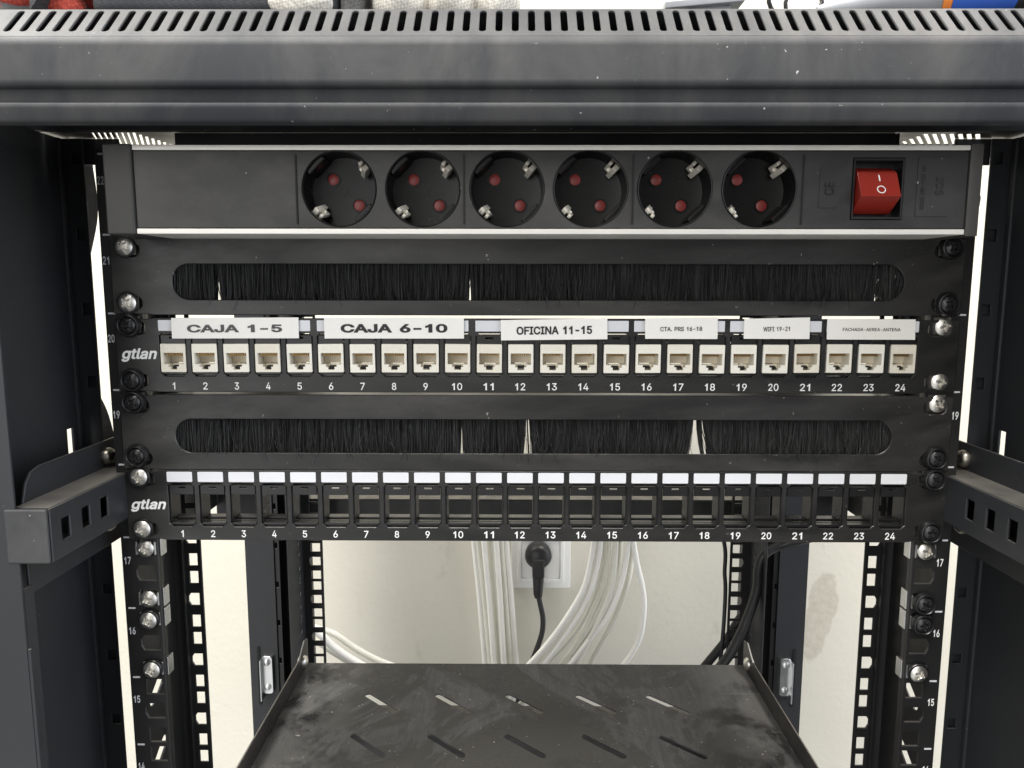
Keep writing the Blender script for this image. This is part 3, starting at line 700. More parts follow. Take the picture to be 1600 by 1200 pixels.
# --- rear rails, rear posts with catches, rear beam
for sx in (-1, 1):
    def X(a): return sx * a
    hs = []
    for k in range(-9, 7):
        for f, nt_ in ((.1429, False), (.5, True), (.8571, False)):
            hs.append(rack_hole(X(.2345), U * (k + f), sx, .0105, .0098, nt_))
    me = plate_mesh('rear_rail', rect(min(X(.2495), X(.2265)), max(X(.2495), X(.2265)), -.40, .322), hs, .0018, FRONT, (0, .3700, 0))
    rr_ = link('rear_rail', me, M['rail'], cab)
    hs = []
    for k in range(-9, 7):
        for f in (.1, .17, .45, .8):
            hs.append(slot2d(.3560, U * (k + f), .0055, .0034, R(60)))
    me = plate_mesh('rear_rail_web', rect(.3180, .3699, -.40, .322), hs, .0015, SIDE, (X(.2498) + (.0015 if sx < 0 else 0), 0, 0)); link('rear_rail_web', me, M['post'], rr_)
    mb = MB(); mb.box(X(.2520), X(.2560), .3660, .4200, -.40, .322)
    link('rear_rail_backing', mb.mesh('rear_rail_backing', False), M['rail'], rr_)
    mb = MB(); mb.box(X(.2760), X(.3075), .3550, .3565, -.40, .326, .0004); mb.box(X(.3060), X(.3075), .3566, .42, -.40, .326)
    rp = link('rear_post', mb.mesh('rear_post'), M['post'], cab)
    hs = [rect(min(X(.2728), X(.2750)), max(X(.2728), X(.2750)), U * k - .003, U * k + .0035) for k in range(-9, 7)]
    me = plate_mesh('rear_post_strip', rect(min(X(.2705), X(.2757)), max(X(.2705), X(.2757)), -.40, .326), hs, .0015, FRONT, (0, .3570, 0)); link('rear_post_strip', me, M['rail'], rp)
    mb = MB(); mb.box(X(.2570), X(.2860), .3800, .3815, -.40, .326); link('rear_post_back', mb.mesh('rear_post_back', False), M['rail'], rp)
    mb = MB(); mb.box(X(.2990), X(.2960), .3537, .3551, -.228, -.160); link('catch_slot', mb.mesh('catch_slot', False), M['groove'], rp)
    me = plate_mesh('panel_catch', rrect(min(X(.2812), X(.2925)), max(X(.2812), X(.2925)), -.2130, -.1690, .0035), [], .0015, FRONT, (0, .3500, 0))
    mb = MB(); mb.merge(me); bpy.data.meshes.remove(me)
    mb.box(X(.2935), X(.2921), .3440, .3549, -.2190, -.1715, .0004)
    mb.box(X(.2815), X(.2920), .3518, .3549, -.2120, -.1700)
    ct = link('panel_catch', mb.mesh('panel_catch'), M['zinc'], rp)
    for z in (-.1760, -.2050):
        mb = MB(); mb.lathe([(.0036, 0), (.0036, .0012), (.0024, .0020), (0, .0021)], Matrix.Translation((X(.2870), .3499, z)) @ FRONT, 16)
        link('catch_rivet', mb.mesh('catch_rivet'), M['zinc'], ct)
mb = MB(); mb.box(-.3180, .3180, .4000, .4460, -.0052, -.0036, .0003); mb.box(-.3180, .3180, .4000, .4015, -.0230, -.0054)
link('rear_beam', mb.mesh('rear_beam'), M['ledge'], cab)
mb = MB(); mb.box(-.2480, .2480, .4200, .4400, -.392, -.279, .0005)
link('rear_beam', mb.mesh('rear_beam'), M['panel'], cab)  # dark box added to darken the view through the shelf slots

# ================================================================== SHELF
sh = thing('rack_shelf', 'black sheet metal shelf with slanting slots and wiped dust under the panels', 'shelf', (0, .1, -.146))
ang = math.atan2(-.0293, .0325)
hs = [slot2d(-.1352 + .0660 * i, .2160 - .0640 * j, .0452, .0058, ang) for j in range(5) for i in range(5)]
me = plate_mesh('shelf_plate', rect(-.2230, .2200, -.075, .2895), hs, .0014, FLAT, (0, 0, -.1440), bev=.0002)
link('shelf_plate', me, M['shelf'], sh)
for sx, xx in ((-1, -.2243), (1, .2213)):
    mb = MB(); mb.extrude([(-.075, -.1470), (.2900, -.1470), (.2900, -.1180), (.2790, -.1150), (.2600, -.1262), (-.075, -.1275)], 'x', xx, xx + sx * -.0012)
    link('shelf_side', mb.mesh('shelf_side', False), M['panel'], sh)
    mb = MB()
    for xo, s2 in ((xx - sx * .0013, -sx), (xx + sx * .0001, sx)):
        mb.lathe([(.0062, 0), (.0062, .0012), (.0050, .0030), (.0028, .0040), (0, .0042)], Matrix.Translation((xo, .2730, -.1340)) @ Matrix.Rotation(R(90) * s2, 4, 'Y'), 24)
    link('shelf_bolt', mb.mesh('shelf_bolt'), M['screw'], sh)

# ================================================================== POWER STRIP
ps = thing('power_strip', 'black six-socket power strip with a red rocker switch, at the top of the rack', 'power strip', (0, -.02, .2645))
YF = -.041
SOCK = [-.1012, -.0586, -.0158, .0267, .0694, .1121]; SZ = .2872; SR = .0189
XL, XR = -.2056, .2170
def circle2d(cx_, cz_, r, n=48): return [(cx_ + r * math.cos(2 * math.pi * k / n), cz_ + r * math.sin(2 * math.pi * k / n)) for k in range(n)]
mb = MB()
mb.box(XL, XR, YF + .0002, .0250, .3062, .3087, .0004); mb.box(XL, XR, YF + .0002, .0250, .2645, .2672, .0004); mb.box(XL, XR, .0235, .0250, .2674, .3060)
link('aluminium_profile', mb.mesh('aluminium_profile'), M['alu'], ps)
hs = [circle2d(x, SZ, SR) for x in SOCK] + [rect(.1590, .1848, .2721, .3024)]
me = plate_mesh('face_plate', rect(XL, XR, .2674, .3060), hs, .0025, FRONT, (0, YF + .0008, 0), bev=.0004); smooth_mesh(me, 30)
face = link('face_plate', me, M['strip'], ps)
for x in (-.1229, -.0376, .0481, .1341):
    mb = MB(); mb.box(x - .0004, x + .0004, YF + .0002, YF + .0012, .2695, .3040)
    link('module_seam', mb.mesh('module_seam', False), M['groove'], face)
mb = MB(); mb.box(-.2203, XL - .0002, YF - .0012, .026, .2640, .3092, .0012, 3); link('end_cap', mb.mesh('end_cap'), M['cap'], ps)
mb = MB(); mb.extrude([(XR + .0002, YF), (.2190, YF - .001), (.2228, YF - .001), (.2238, YF + .001), (.2238, .026), (XR + .0002, .026)], 'z', .2638, .3090)
link('end_cap', mb.mesh('end_cap'), M['cap'], ps)
for x in SOCK:
    c_ = Matrix.Translation((x, YF, SZ)) @ FRONT
    mb = MB()
    mb.lathe([(SR + .0004, -.0022), (SR, -.0004), (SR - .0005, -.0006), (SR - .0007, -.0022), (SR - .0012, -.0165), (.0120, -.0175), (0, -.0175)], c_, 56)
    for a in (135, 315):                                       # guide blocks in the rim
        rot = Matrix.Rotation(R(a), 3, 'Z')
        p = c_ @ (rot @ Vector((SR - .0016, 0, -.0095)))
        mb.box(p.x - .0018, p.x + .0018, p.y - .0076, p.y + .0076, p.z - .0058, p.z + .0058, .0008, 2, Matrix.Rotation(-R(a), 3, 'Y'))
    so = link('socket', mb.mesh('socket', True, 40), M['socket'], ps)
    for sg in (1, -1):
        p = c_ @ Vector((-.0067 * sg, .0067 * sg, -.0174))
        mb = MB(); mb.lathe([(.0037, .0002), (.0037, .0006), (.0031, .0006), (.0031, .0001)], Matrix.Translation(p) @ FRONT, 24)
        link('pin_rim', mb.mesh('pin_rim'), M['socket'], so)
        mb = MB(); mb.lathe([(.0029, .0001), (.0026, .0003), (.0013, .0005), (0, .0005)], Matrix.Translation(p) @ FRONT, 20)
        link('pin_shutter', mb.mesh('pin_shutter'), M['shutter'], so)
        # folded earth clip on the rim
        q = c_ @ Vector((.0152 * .7071 * sg, .0152 * .7071 * sg, -.0030))
        rot = Matrix.Rotation(-R(45 if sg > 0 else 225), 3, 'Y')
        mb = MB()
        def cl(u, v, d0, d1, hu, hv, tw=0.0):
            o_ = rot @ Vector((u, 0, v))
            mb.box(q.x + o_.x - hu, q.x + o_.x + hu, q.y + d0, q.y + d1, q.z + o_.z - hv, q.z + o_.z + hv, .0004, 2, rot @ Matrix.Rotation(tw, 3, 'Z'))
        cl(.0004, -.0016, .0006, .0110, .0020, .0014, .35)          # wide tongue
        cl(.0006, .0020, .0010, .0100, .0011, .0009, .25)           # narrow tongue
        cl(-.0004, .0004, .0060, .0100, .0012, .0012)
        link('earth_clip', mb.mesh('earth_clip'), M['clip'], so)
    me = text_mesh('embossing', 'X', (x - .0020, x + .0022, SZ - .0024, SZ + .0020), .0003); me.transform(Matrix.Translation((0, YF + .0174, 0)) @ FRONT)
    link('embossing', me, M['socket'], so)
# rocker switch
mb = MB()
mb.box(.1592, .1600, YF + .0006, YF + .010, .2723, .3022); mb.box(.1838, .1846, YF + .0006, YF + .010, .2723, .3022)
mb.box(.1601, .1837, YF + .0006, YF + .010, .3012, .3022); mb.box(.1601, .1837, YF + .0006, YF + .010, .2723, .2733); mb.box(.1592, .1846, YF + .0101, YF + .0112, .2723, .3022)
sw = link('switch_bezel', mb.mesh('switch_bezel', False), M['insert'], ps)
mb = MB()
mb.extrude([(YF + .0100, .2985), (YF + .0075, .2985), (YF + .0010, .2955), (YF - .0052, .2830), (YF + .0062, .2752), (YF + .0100, .2752)], 'x', .1612, .1812)
bmesh.ops.bevel(mb.bm, geom=mb.bm.edges[:], offset=.0003, segments=2, affect='EDGES', profile=.5)
rk = link('switch_rocker', mb.mesh('switch_rocker', True, 25), M['switch'], ps)
sl = math.atan2(.0062, .0125)       # slope of the rocker face
def on_face(u): return Vector((.1718, YF + .0010 - .0062 * u - .00012, .2955 - .0125 * u))
fm = lambda p: Matrix.Translation(p) @ Matrix.Rotation(-sl, 4, 'X') @ FRONT
mb = MB(); mb.merge(plate_mesh('t', rect(-.00035, .00035, -.0018, .0018), [], .0001, fm(on_face(.24)), bev=.00001)); link('on_mark', mb.mesh('on_mark', False), M['white_print'], rk)
mb = MB(); mb.merge(plate_mesh('t', circle2d(0, 0, .0022, 28), [circle2d(0, 0, .0017, 28)], .0001, fm(on_face(.72)), bev=.00001)); link('off_mark', mb.mesh('off_mark', False), M['white_print'], rk)
# embossed plates beside the switch
for q in ((.1425, .1522, .2778, .2975), (.1915, .2080, .2735, .3030)):
    mb = MB(); mb.box(q[0], q[1], YF + .00045, YF + .0010, q[2], q[3], .0002)
    link('embossed_plate', mb.mesh('embossed_plate'), M['strip'], face)
me = text_mesh('embossed_text', 'CE', (.1442, .1506, .2848, .2898), .0003, weight=.01, ang=R(90)); me.transform(Matrix.Translation((0, YF + .0004, 0)) @ FRONT); link('embossed_text', me, M['insert'], face)
me = text_mesh('embossed_text', 'ICS', (.1985, .2075, .2865, .2905), .0003, weight=.01, ang=R(-90)); me.transform(Matrix.Translation((0, YF + .0004, 0)) @ FRONT); link('embossed_text', me, M['insert'], face)
me = text_mesh('embossed_text', '16A 250V~ MAX 3500W', (.1835, .2055, .2868, .2890), .0003, ang=R(-90)); me.transform(Matrix.Translation((0, YF + .0004, 0)) @ FRONT); link('embossed_text', me, M['insert'], face)
# lead leaving the right end of the strip
pts = smooth_path([(.2239, -.010, .2880), (.2300, -.008, .2878), (.2370, -.004, .2860), (.2400, .006, .2790), (.2370, .020, .2690), (.2280, .040, .2600), (.215, .08, .245)], 8)
rl = [.0085 if i < 12 else .0078 if i < 20 else .0065 if i < 30 else .0048 for i in range(len(pts))]
mb = MB(); mb.tube(pts, .006, 18, True, rl); link('power_lead', mb.mesh('power_lead'), M['rubber'], ps)

# ================================================================== BRUSH PANELS
def ear_outline(z0, z1):
    return [(-.2413, z0), (-.2225, z0), (-.2185, z0 - .0006), (.2185, z0 - .0006), (.2225, z0), (.2413, z0), (.2413, z1), (.2225, z1), (.2185, z1 + .0006), (-.2185, z1 + .0006), (-.2225, z1), (-.2413, z1)]
def brush_panel(z0, z1, sx0, sx1, sz0, sz1, label, gaps, seed, ncurl):
    rnd = random.Random(seed)
    p = thing('brush_panel', label, 'brush panel', (0, 0, z0), 'brush panels with a long bristle slot')
    ears = [slot2d(s * .2310, zz, .0135, .0074, 0) for s in (-1, 1) for zz in (z0 + .0062, z1 - .0064)]
    me = plate_mesh('panel_plate', ear_outline(z0, z1), [rrect(sx0, sx1, sz0, sz1, (sz1 - sz0) * .49, 8)] + ears, .0016, FRONT, (0, -.0019, 0), bev=.0004); smooth_mesh(me, 30)
    link('panel_plate', me, M['panel'], p)
    mb = MB(); mb.box(-.2180, .2180, -.0001, .0300, z1 - .0012, z1 - .0002); mb.box(-.2180, .2180, -.0001, .0300, z0 + .0002, z0 + .0012)
    link('panel_fold', mb.mesh('panel_fold', False), M['panel'], p)
    mb = MB(); mb.box(-.2150, .2150, .0005, .0090, sz1 + .0006, sz1 + .0070); link('bristle_holder', mb.mesh('bristle_holder', False), M['insert'], p)
    vs_, fs_ = [], []
    def strand(pts, r):
        base = len(vs_); n = len(pts)
        for i, q in enumerate(pts):
            rr_ = r * (1 - .25 * i / (n - 1))
            for k in range(3):
                a = 2.1 * k + .5; vs_.append((q[0] + rr_ * math.cos(a), q[1] + rr_ * math.sin(a), q[2]))
        for i in range(n - 1):
            for k in range(3):
                k2 = (k + 1) % 3; fs_.append((base + 3 * i + k, base + 3 * i + k2, base + 3 * i + 3 + k2, base + 3 * i + 3 + k))
    top = sz1 + .002; H = top - sz0 + .003
    for layer, (yy, cnt) in enumerate(((.0022, 1150), (.0040, 1400), (.0058, 1700), (.0074, 1900))):
        for i in range(cnt):
            x = sx0 - .004 + (sx1 - sx0 + .008) * (i + rnd.random()) / cnt
            am = (1.35, .9, .15, .05)[layer]; lean = am * (noise.noise(Vector((x * 55, layer * 3.0, seed))) * .006 + noise.noise(Vector((x * 260, layer, seed + 5))) * .0022 + noise.noise(Vector((x * 130, 9.0, seed))) * .0030) + rnd.gauss(0, .0005)
            bow = am * noise.noise(Vector((x * 90, 4 + layer, seed))) * .0016
            for gx, gw, gt in gaps:                       # bristles pushed aside from a gap
                d = x - gx
                if abs(d) < gw * 3: lean += math.copysign(gw * (1 - abs(d) / (gw * 3)) * .8, d)
            yj = yy + rnd.gauss(0, .0005)
            pts = [(x + lean * f * f + bow * math.sin(3.14 * f), yj - .0012 * f * rnd.random(), top - H * f) for f in (0, .35, .7, 1)]
            bad = False
            for gx, gw, gt in gaps:
                for q in pts[1:]:
                    hh = max(0.0, (sz0 + (sz1 - sz0) * gt - q[2]) / ((sz1 - sz0) * gt))
                    if abs(q[0] - gx) < gw * hh * .8 and rnd.random() > .12: bad = True
            if not bad: strand(pts, .00021 if layer < 2 else .00042)
    # stray bristles that have come out in front of the plate
    for i in range(ncurl):
        x = rnd.uniform(sx0 + .02, sx1 - .01); c_ = rnd.choice((-1, 1)) * abs(rnd.gauss(0, .006)); ln = rnd.uniform(.9, 1.5)
        pts = [(x + c_ * f * f, .0008 - .0042 * min(1, f * 1.15), sz1 - .002 - (sz1 - sz0) * ln * f * (.8)) for f in (0, .2, .4, .6, .8, 1)]
        strand(pts, .00017)
    me = bpy.data.meshes.new('bristles'); me.from_pydata(vs_, [], fs_); link('bristles', me, M['bristle'], p)
    return p
brush_panel(.2221, .2645, -.2068, .2084, .2302, .2504, 'black brush panel directly under the power strip, between it and the labelled jacks',
            [(-.1832, .0013, .8), (-.0378, .0009, .8), (.1965, .0013, .65), (.1990, .0006, .3)], 3, 60)
brush_panel(.1314, .1750, -.2100, .2072, .1410, .1611, 'black brush panel between the row of cream jacks and the empty patch panel',
            [(-.0430, .0014, .35), (-.0050, .0018, .75), (-.0022, .0007, .4), (.0945, .0044, .95), (.1005, .0012, .6), (-.1790, .0010, .25)], 11, 110)

# ================================================================== PATCH PANELS
PITCH_ = .01822
def port_x(i): return (i - 12.5) * PITCH_ + .0009
def port_hole(x, zb, zt):
    w_ = .0078; return [(x - w_ + .0022, zb), (x + w_ - .0022, zb), (x + w_ - .0012, zb + .0014), (x + w_, zb + .0020), (x + w_, zt - .0018), (x + w_ - .0012, zt - .0010), (x + w_ - .0018, zt),
                        (x - w_ + .0018, zt), (x - w_ + .0012, zt - .0010), (x - w_, zt - .0018), (x - w_, zb + .0020), (x - w_ + .0012, zb + .0014)]
def patch_panel(z0, z1, zb, zt, label):
    p = thing('patch_panel', label, 'patch panel', (0, 0, z0), 'patch panels with 24 numbered ports')
    ears = [slot2d(s * .2300, zz, .0135, .0074, 0) for s in (-1, 1) for zz in (z0 + .0062, z1 - .0052)]
    me = plate_mesh('panel_plate', ear_outline(z0, z1), [port_hole(port_x(i), zb, zt) for i in range(1, 25)] + ears, .0016, FRONT, (0, -.0019, 0), bev=.0003); smooth_mesh(me, 30)
    link('panel_plate', me, M['patch'], p)
    mb = MB(); mb.box(-.2180, .2180, -.0001, .0130, z1 - .0012, z1 - .0002); mb.box(-.2180, .2180, -.0001, .0130, z0 + .0002, z0 + .0012)
    link('panel_fold', mb.mesh('panel_fold', False), M['patch'], p)
    return p
def port_frame_mesh(zb, zt):
    """black plastic sleeve behind one opening, centred on x = 0"""
    mb = MB(); w_ = .0076
    a, b_ = zb + .0010, zt - .0012
    mb.box(-w_ - .0012, -w_ + .0004, -.0001, .0125, a - .001, b_ + .001, .0002); mb.box(w_ - .0004, w_ + .0012, -.0001, .0125, a - .001, b_ + .001, .0002)
    me = plate_mesh('t', rect(-w_ + .0005, w_ - .0005, b_ - .0058, b_), [rect(-.0022, .0022, b_ - .0020, b_ - .0011)], .0012, FRONT, (0, -.0010, 0), bev=.00015); mb.merge(me)
    mb.box(-w_ + .0005, w_ - .0005, .0098, .0112, b_ - .0042, b_)                # upper latch wall at the back
    mb.box(-w_ - .001, w_ + .001, .0002, .0125, zb - .0012, a - .0004); mb.box(-w_ + .0005, w_ - .0005, -.0009, .0040, a, a + .0014, .0003); mb.box(-w_ + .0005, w_ - .0005, .0060, .0125, a + .0012, a + .0028, .0003)
    return mb.mesh('port_frame')
def number_prints(p, zc):
    for i in range(1, 25):
        w_ = .00128 if i < 10 else .0029
        if i == 1: w_ = .0007
        me = text_mesh('port_number', str(i), (port_x(i) - w_ - .0004, port_x(i) + w_ - .0004, zc - .0021, zc + .0021), .00012, weight=.008)
        me.transform(Matrix.Translation((0, -.0020, 0)) @ FRONT); link('port_number', me, M['white_print'], p)
def logo(p, x0, x1, z0, z1):
    me = text_mesh('printed_logo', 'gtlan', (x0, x1, z0, z1), .00012, shear=.28, weight=.026, track=.012)
    me.transform(Matrix.Translation((0, -.0020, 0)) @ FRONT); link('printed_logo', me, M['white_print'], p)

upper = patch_panel(.1776, .2192, .1862, .2112, 'upper patch panel, filled with cream jacks and paper labels')
lower = patch_panel(.0886, .1300, .0962, .1226, 'lower patch panel, its 24 ports empty')
fu = port_frame_mesh(.1862, .2112); fl = port_frame_mesh(.0962, .1226)
for pnl, fm_ in ((upper, fu), (lower, fl)):
    for i in range(1, 25):
        me = fm_.copy(); me.transform(Matrix.Translation((port_x(i), 0, 0))); link('port_frame', me, M['insert'], pnl)
number_prints(upper, .1806); number_prints(lower, .0920)
logo(upper, -.2387, -.2178, .1945, .2024); logo(lower, -.2390, -.2178, .1053, .1129)
for x0, x1 in ((-.2163, -.1290), (-.1251, -.0383), (-.0343, .0532), (.0563, .1080), (.1110, .1630), (.1659, .2183)):
    me = plate_mesh('blank_strip', rrect(x0, x1, .2124, .2186, .0004), [], .0002, FRONT, (0, -.0020, 0), bev=.00005); link('blank_strip', me, M['sticker'], upper)
for i in range(1, 25):
    me = plate_mesh('blank_sticker', rrect(port_x(i) - .0075 - .0004, port_x(i) + .0075 - .0004, .1235, .1296, .0006), [], .0002, FRONT, (0, -.0020, 0), bev=.00005); link('blank_sticker', me, M['sticker'], lower)

# ================================================================== NETWORK JACKS
jz0, jz1 = .1886, .2050; jh = jz1 - jz0
def make_jack():
    t_ = thing('network_jack', 'j', 'jack', (port_x(1), 0, jz0), 'cream network jacks in the upper patch panel')
    x = 0; w_ = .0072
    X0 = port_x(1)
    op = [(-.0058, .0047), (-.0031, .0047), (-.0031, .0032), (-.0019, .0032), (-.0019, .0016), (.0019, .0016), (.0019, .0032), (.0031, .0032), (.0031, .0047), (.0058, .0047), (.0058, .0111), (-.0058, .0111)]
    me = plate_mesh('jack_body', rrect(-w_, w_, 0, jh, .0005, 3), [op], .0016, FRONT, (0, -.0022, 0), bev=.0002)
    mb = MB(); mb.merge(me); bpy.data.meshes.remove(me)
    mb.box(-w_ + .0002, -.0061, -.0005, .0140, .0003, jh - .0003); mb.box(.0061, w_ - .0002, -.0005, .0140, .0003, jh - .0003)
    mb.box(-.0060, .0060, -.0005, .0140, .0114, jh - .0003); mb.box(-.0060, -.0034, -.0005, .0125, .0003, .0045); mb.box(.0034, .0060, -.0005, .0125, .0003, .0045)
    me = mb.mesh('jack_body'); me.transform(Matrix.Translation((X0, 0, jz0))); body = link('jack_body', me, M['jack'], t_)
    mb = MB(); mb.box(-.0060, .0060, .0085, .0099, .0046, .0113); mb.box(-.0033, .0033, .0045, .0060, .0016, .0045); mb.box(-.0033, -.0020, -.0004, .0044, .0003, .0030); mb.box(.0020, .0033, -.0004, .0044, .0003, .0030)
    mb.box(-.0020, .0020, -.0004, .0044, .0003, .0014)
    me = mb.mesh('jack_cavity', False); me.transform(Matrix.Translation((X0, 0, jz0))); link('jack_cavity', me, M['jack_in'], t_)
    mb = MB(); mb.box(-.0019, .0019, .0030, .0044, .0018, .0036)  # solid black blocks put in for the shade of the latch hole
    mb.box(-.0017, .0017, .0008, .0029, .0022, .0033)
    me = mb.mesh('latch_gap', False); me.transform(Matrix.Translation((X0, 0, jz0))); link('latch_gap', me, M['black'], t_)
    mb = MB()
    for k in range(9):
        xx = (k - 4) * .00105
        mb.box(xx - .0002, xx + .0002, .0000, .0095, .0094, .0113)
    me = mb.mesh('contacts', False); me.transform(Matrix.Translation((X0, 0, jz0))); link('contacts', me, M['gold'], t_)
    me = text_mesh('embossing', 'ICS', (-.0048, .0048, .0127, .0150), .0003); me.transform(Matrix.Translation((X0, -.0022, jz0)) @ FRONT); link('embossing', me, M['jack'], t_)
    return t_
jl = lambda i: 'cream network jack directly above the printed number %d' % i
j1 = make_jack(); j1['label'] = jl(1)
rj = random.Random(21)
for i in range(2, 25):
    o = copy_thing(j1, (port_x(i) + rj.uniform(-.00012, .00012), rj.uniform(-.0003, .0002), jz0 + (.0004 if i > 20 else .0001 if i > 8 else 0) + rj.uniform(-.0001, .0001)), jl(i))
    o.rotation_euler = (R(rj.uniform(-1.2, 1.2)), R(rj.uniform(-.6, .6)), R(rj.uniform(-1.5, 1.5)))

# ================================================================== PAPER LABELS
LB = [('CAJA 1-5', [(-.2079, .2198), (-.1351, .2203), (-.1352, .2084), (-.2080, .2081)], (-.1990, -.1446, .2117, .2162), .030, 'ink2', 'white paper label reading CAJA 1-5 in wide grey capitals'),
      ('CAJA 6-10', [(-.1205, .2201), (-.0407, .2203), (-.0408, .2084), (-.1205, .2083)], (-.1111, -.0502, .2117, .2167), .034, 'ink', 'white paper label reading CAJA 6-10 in wide black capitals'),
      ('OFICINA 11-15', [(-.0198, .2190), (.0408, .2201), (.0410, .2082), (-.0196, .2074)], (-.0108, .0322, .2109, .2156), .026, 'ink', 'white paper label reading OFICINA 11-15'),
      ('CTA. PRS 16-18', [(.0622, .2201), (.1035, .2207), (.1036, .2084), (.0625, .2085)], (.0710, .0947, .2129, .2154), .014, 'ink', 'white paper label reading CTA. PRS 16-18 in small print'),
      ('WIFI 19-21', [(.1184, .2200), (.1556, .2208), (.1559, .2085), (.1185, .2086)], (.1294, .1444, .2130, .2155), .012, 'ink', 'white paper label reading WIFI 19-21'),
      ('FACHADA-AEREA-ANTENA', [(.1654, .2199), (.2153, .2198), (.2158, .2082), (.1657, .2083)], (.1744, .2071, .2131, .2149), .006, 'ink', 'white paper label reading FACHADA-AEREA-ANTENA in tiny print')]
for s, q, bx, wt, ink, lab in LB:
    zc = sum(p[1] for p in q) / 4; xc = sum(p[0] for p in q) / 4
    t_ = thing('paper_label', lab, 'label', (xc, -.003, min(p[1] for p in q)), 'paper labels stuck over the jacks')
    me = plate_mesh('paper', [q[3], q[2], q[1], q[0]], [], .0002, FRONT, (0, -.0034, 0), bev=.00005); pa = link('paper', me, M['paper'], t_)
    an = math.atan2(q[1][1] - q[0][1], q[1][0] - q[0][0])
    bw, bh = bx[1] - bx[0], bx[3] - bx[2]
    me = text_mesh('lettering', s, bx, .00008, weight=wt, ang=an * .8); me.transform(Matrix.Translation((0, -.0036, 0)) @ FRONT); link('lettering', me, M[ink], t_)

# ================================================================== SCREWS
def head_mesh(rad, hgt, tilt, recess, seg=72, rings=18):
    """round screw head with a stamped cross recess, axis towards the viewer"""
    bm = bmesh.new(); grid = []
    c_, s_ = math.cos(tilt), math.sin(tilt)
    for i in range(rings + 1):
        r = rad * i / rings; row = []
        for k in range(seg):
            a = 2 * math.pi * k / seg; x, y = r * math.cos(a), r * math.sin(a)
            h = hgt * (1 - (i / rings) ** 2.6)
            u, v = x * c_ + y * s_, -x * s_ + y * c_
            wd = rad * .17; ln = rad * .60
            f = 0
            for p, q in ((abs(u), abs(v)), (abs(v), abs(u))):
                g = max(0, min(1, (wd * (1.0 - .35 * q / ln) - p) / (wd * .35))) * max(0, min(1, (ln - q) / (ln * .25))); f = max(f, g)
            cc = max(0, min(1, (rad * .36 - (abs(u) + abs(v)) * .72) / (rad * .1))); f = max(f, cc)
            row.append(bm.verts.new(FRONT @ Vector((x, y, h - recess * f)))) if i or k == 0 else None
        grid.append(row)
    for k in range(seg):
        bm.faces.new((grid[0][0], grid[1][k], grid[1][(k + 1) % seg]))
    for i in range(1, rings):
        for k in range(seg):
            k2 = (k + 1) % seg; bm.faces.new((grid[i][k], grid[i + 1][k], grid[i + 1][k2], grid[i][k2]))
    low = [bm.verts.new(v.co + Vector((0, .0012, 0))) for v in grid[rings]]
    for k in range(seg):
        k2 = (k + 1) % seg; bm.faces.new((grid[rings][k], low[k], low[k2], grid[rings][k2]))
    bmesh.ops.recalc_face_normals(bm, faces=bm.faces[:])
    me = bpy.data.meshes.new('screw_head'); bm.to_mesh(me); bm.free(); smooth_mesh(me, 40); return me
def make_screw(kind, tilt):
    """kind: 'silver' (head, thin black washer), 'black' (deep cup washer), 'bare' (head, cage nut)"""
    t_ = bpy.data.objects.new('rack_screw', None); C.objects.link(t_); t_.empty_display_size = .01
    if kind == 'black': me = head_mesh(.0046, .0018, tilt, .0018); me.transform(Matrix.Translation((0, -.0022, 0)))
    else: me = head_mesh(.0051, .0017, tilt, .0021); me.transform(Matrix.Translation((0, -.0014 if kind == 'silver' else .0006, 0)))
    link('screw_head', me, M['bscrew'] if kind == 'black' else M['screw'], t_)
    if kind == 'silver':
        mb = MB(); mb.lathe([(.0047, .0000), (.0062, .0000), (.0064, .0008), (.0060, .0014), (.0054, .0014), (.0051, .0003)], FRONT, 40); link('washer', mb.mesh('washer'), M['washer'], t_)
    if kind == 'black':
        mb = MB(); mb.lathe([(.0046, .0000), (.0068, .0000), (.0070, .0006), (.0066, .0022), (.0060, .0032), (.0055, .0034), (.0050, .0028), (.0046, .0014)], FRONT, 40); link('washer', mb.mesh('washer'), M['washer'], t_)
    return t_
def place_screw(sx, z, kind, label, nut, i):
    o = make_screw(kind, random.Random(i * 7 + 3).uniform(0, 1.5))
    o.location = (sx * .2325 + (.0003 if sx > 0 else 0), -.0021 if z > .0875 else -.0018, z)
    o['label'] = label; o['category'] = 'screw'; o['group'] = 'cross-head screws along the two mounting rails'
    if nut:                                                     # zinc cage nut behind the rail
        me = MB(); xx, zz = o.location.x, z
        me.box(xx - .0062, xx - .0050, -.0011 + .0004, .0006, zz - .0040, zz + .0040, .0002); me.box(xx + .0050, xx + .0062, -.0011 + .0004, .0006, zz - .0040, zz + .0040, .0002)
        me.box(xx - .0055, xx + .0055, .0025, .0065, zz - .0050, zz + .0050, .0004)
        inner = -sx
        me.box(xx + inner * .0068, xx + inner * .0082, .0024, .0090, zz - .0058, zz + .0058, .0004)
        bpy.context.view_layer.update()
        link('cage_nut', me.mesh('cage_nut'), M['zinc'], o)
names = {21: 'the brush panel under the power strip', 20: 'the patch panel with cream jacks', 19: 'the brush panel below the cream jacks', 18: 'the empty patch panel'}
spec = {-1: [(5.857, 's'), (5.143, 's'), (4.857, 'b'), (4.143, 'b'), (3.857, 'b'), (3.143, 'b'), (2.857, 's'), (2.143, 's'), (1.857, 'r'), (1.143, 'r'), (.857, 's'), (.143, 's')],
        1: [(5.857, 'b'), (5.143, 'b'), (4.857, 'r'), (4.143, 'r'), (3.857, 'r'), (3.143, 'b'), (2.857, 'b'), (2.143, 'b'), (1.857, 'r'), (1.143, 'b'), (.857, 'b'), (.143, 's')]}
i = 0
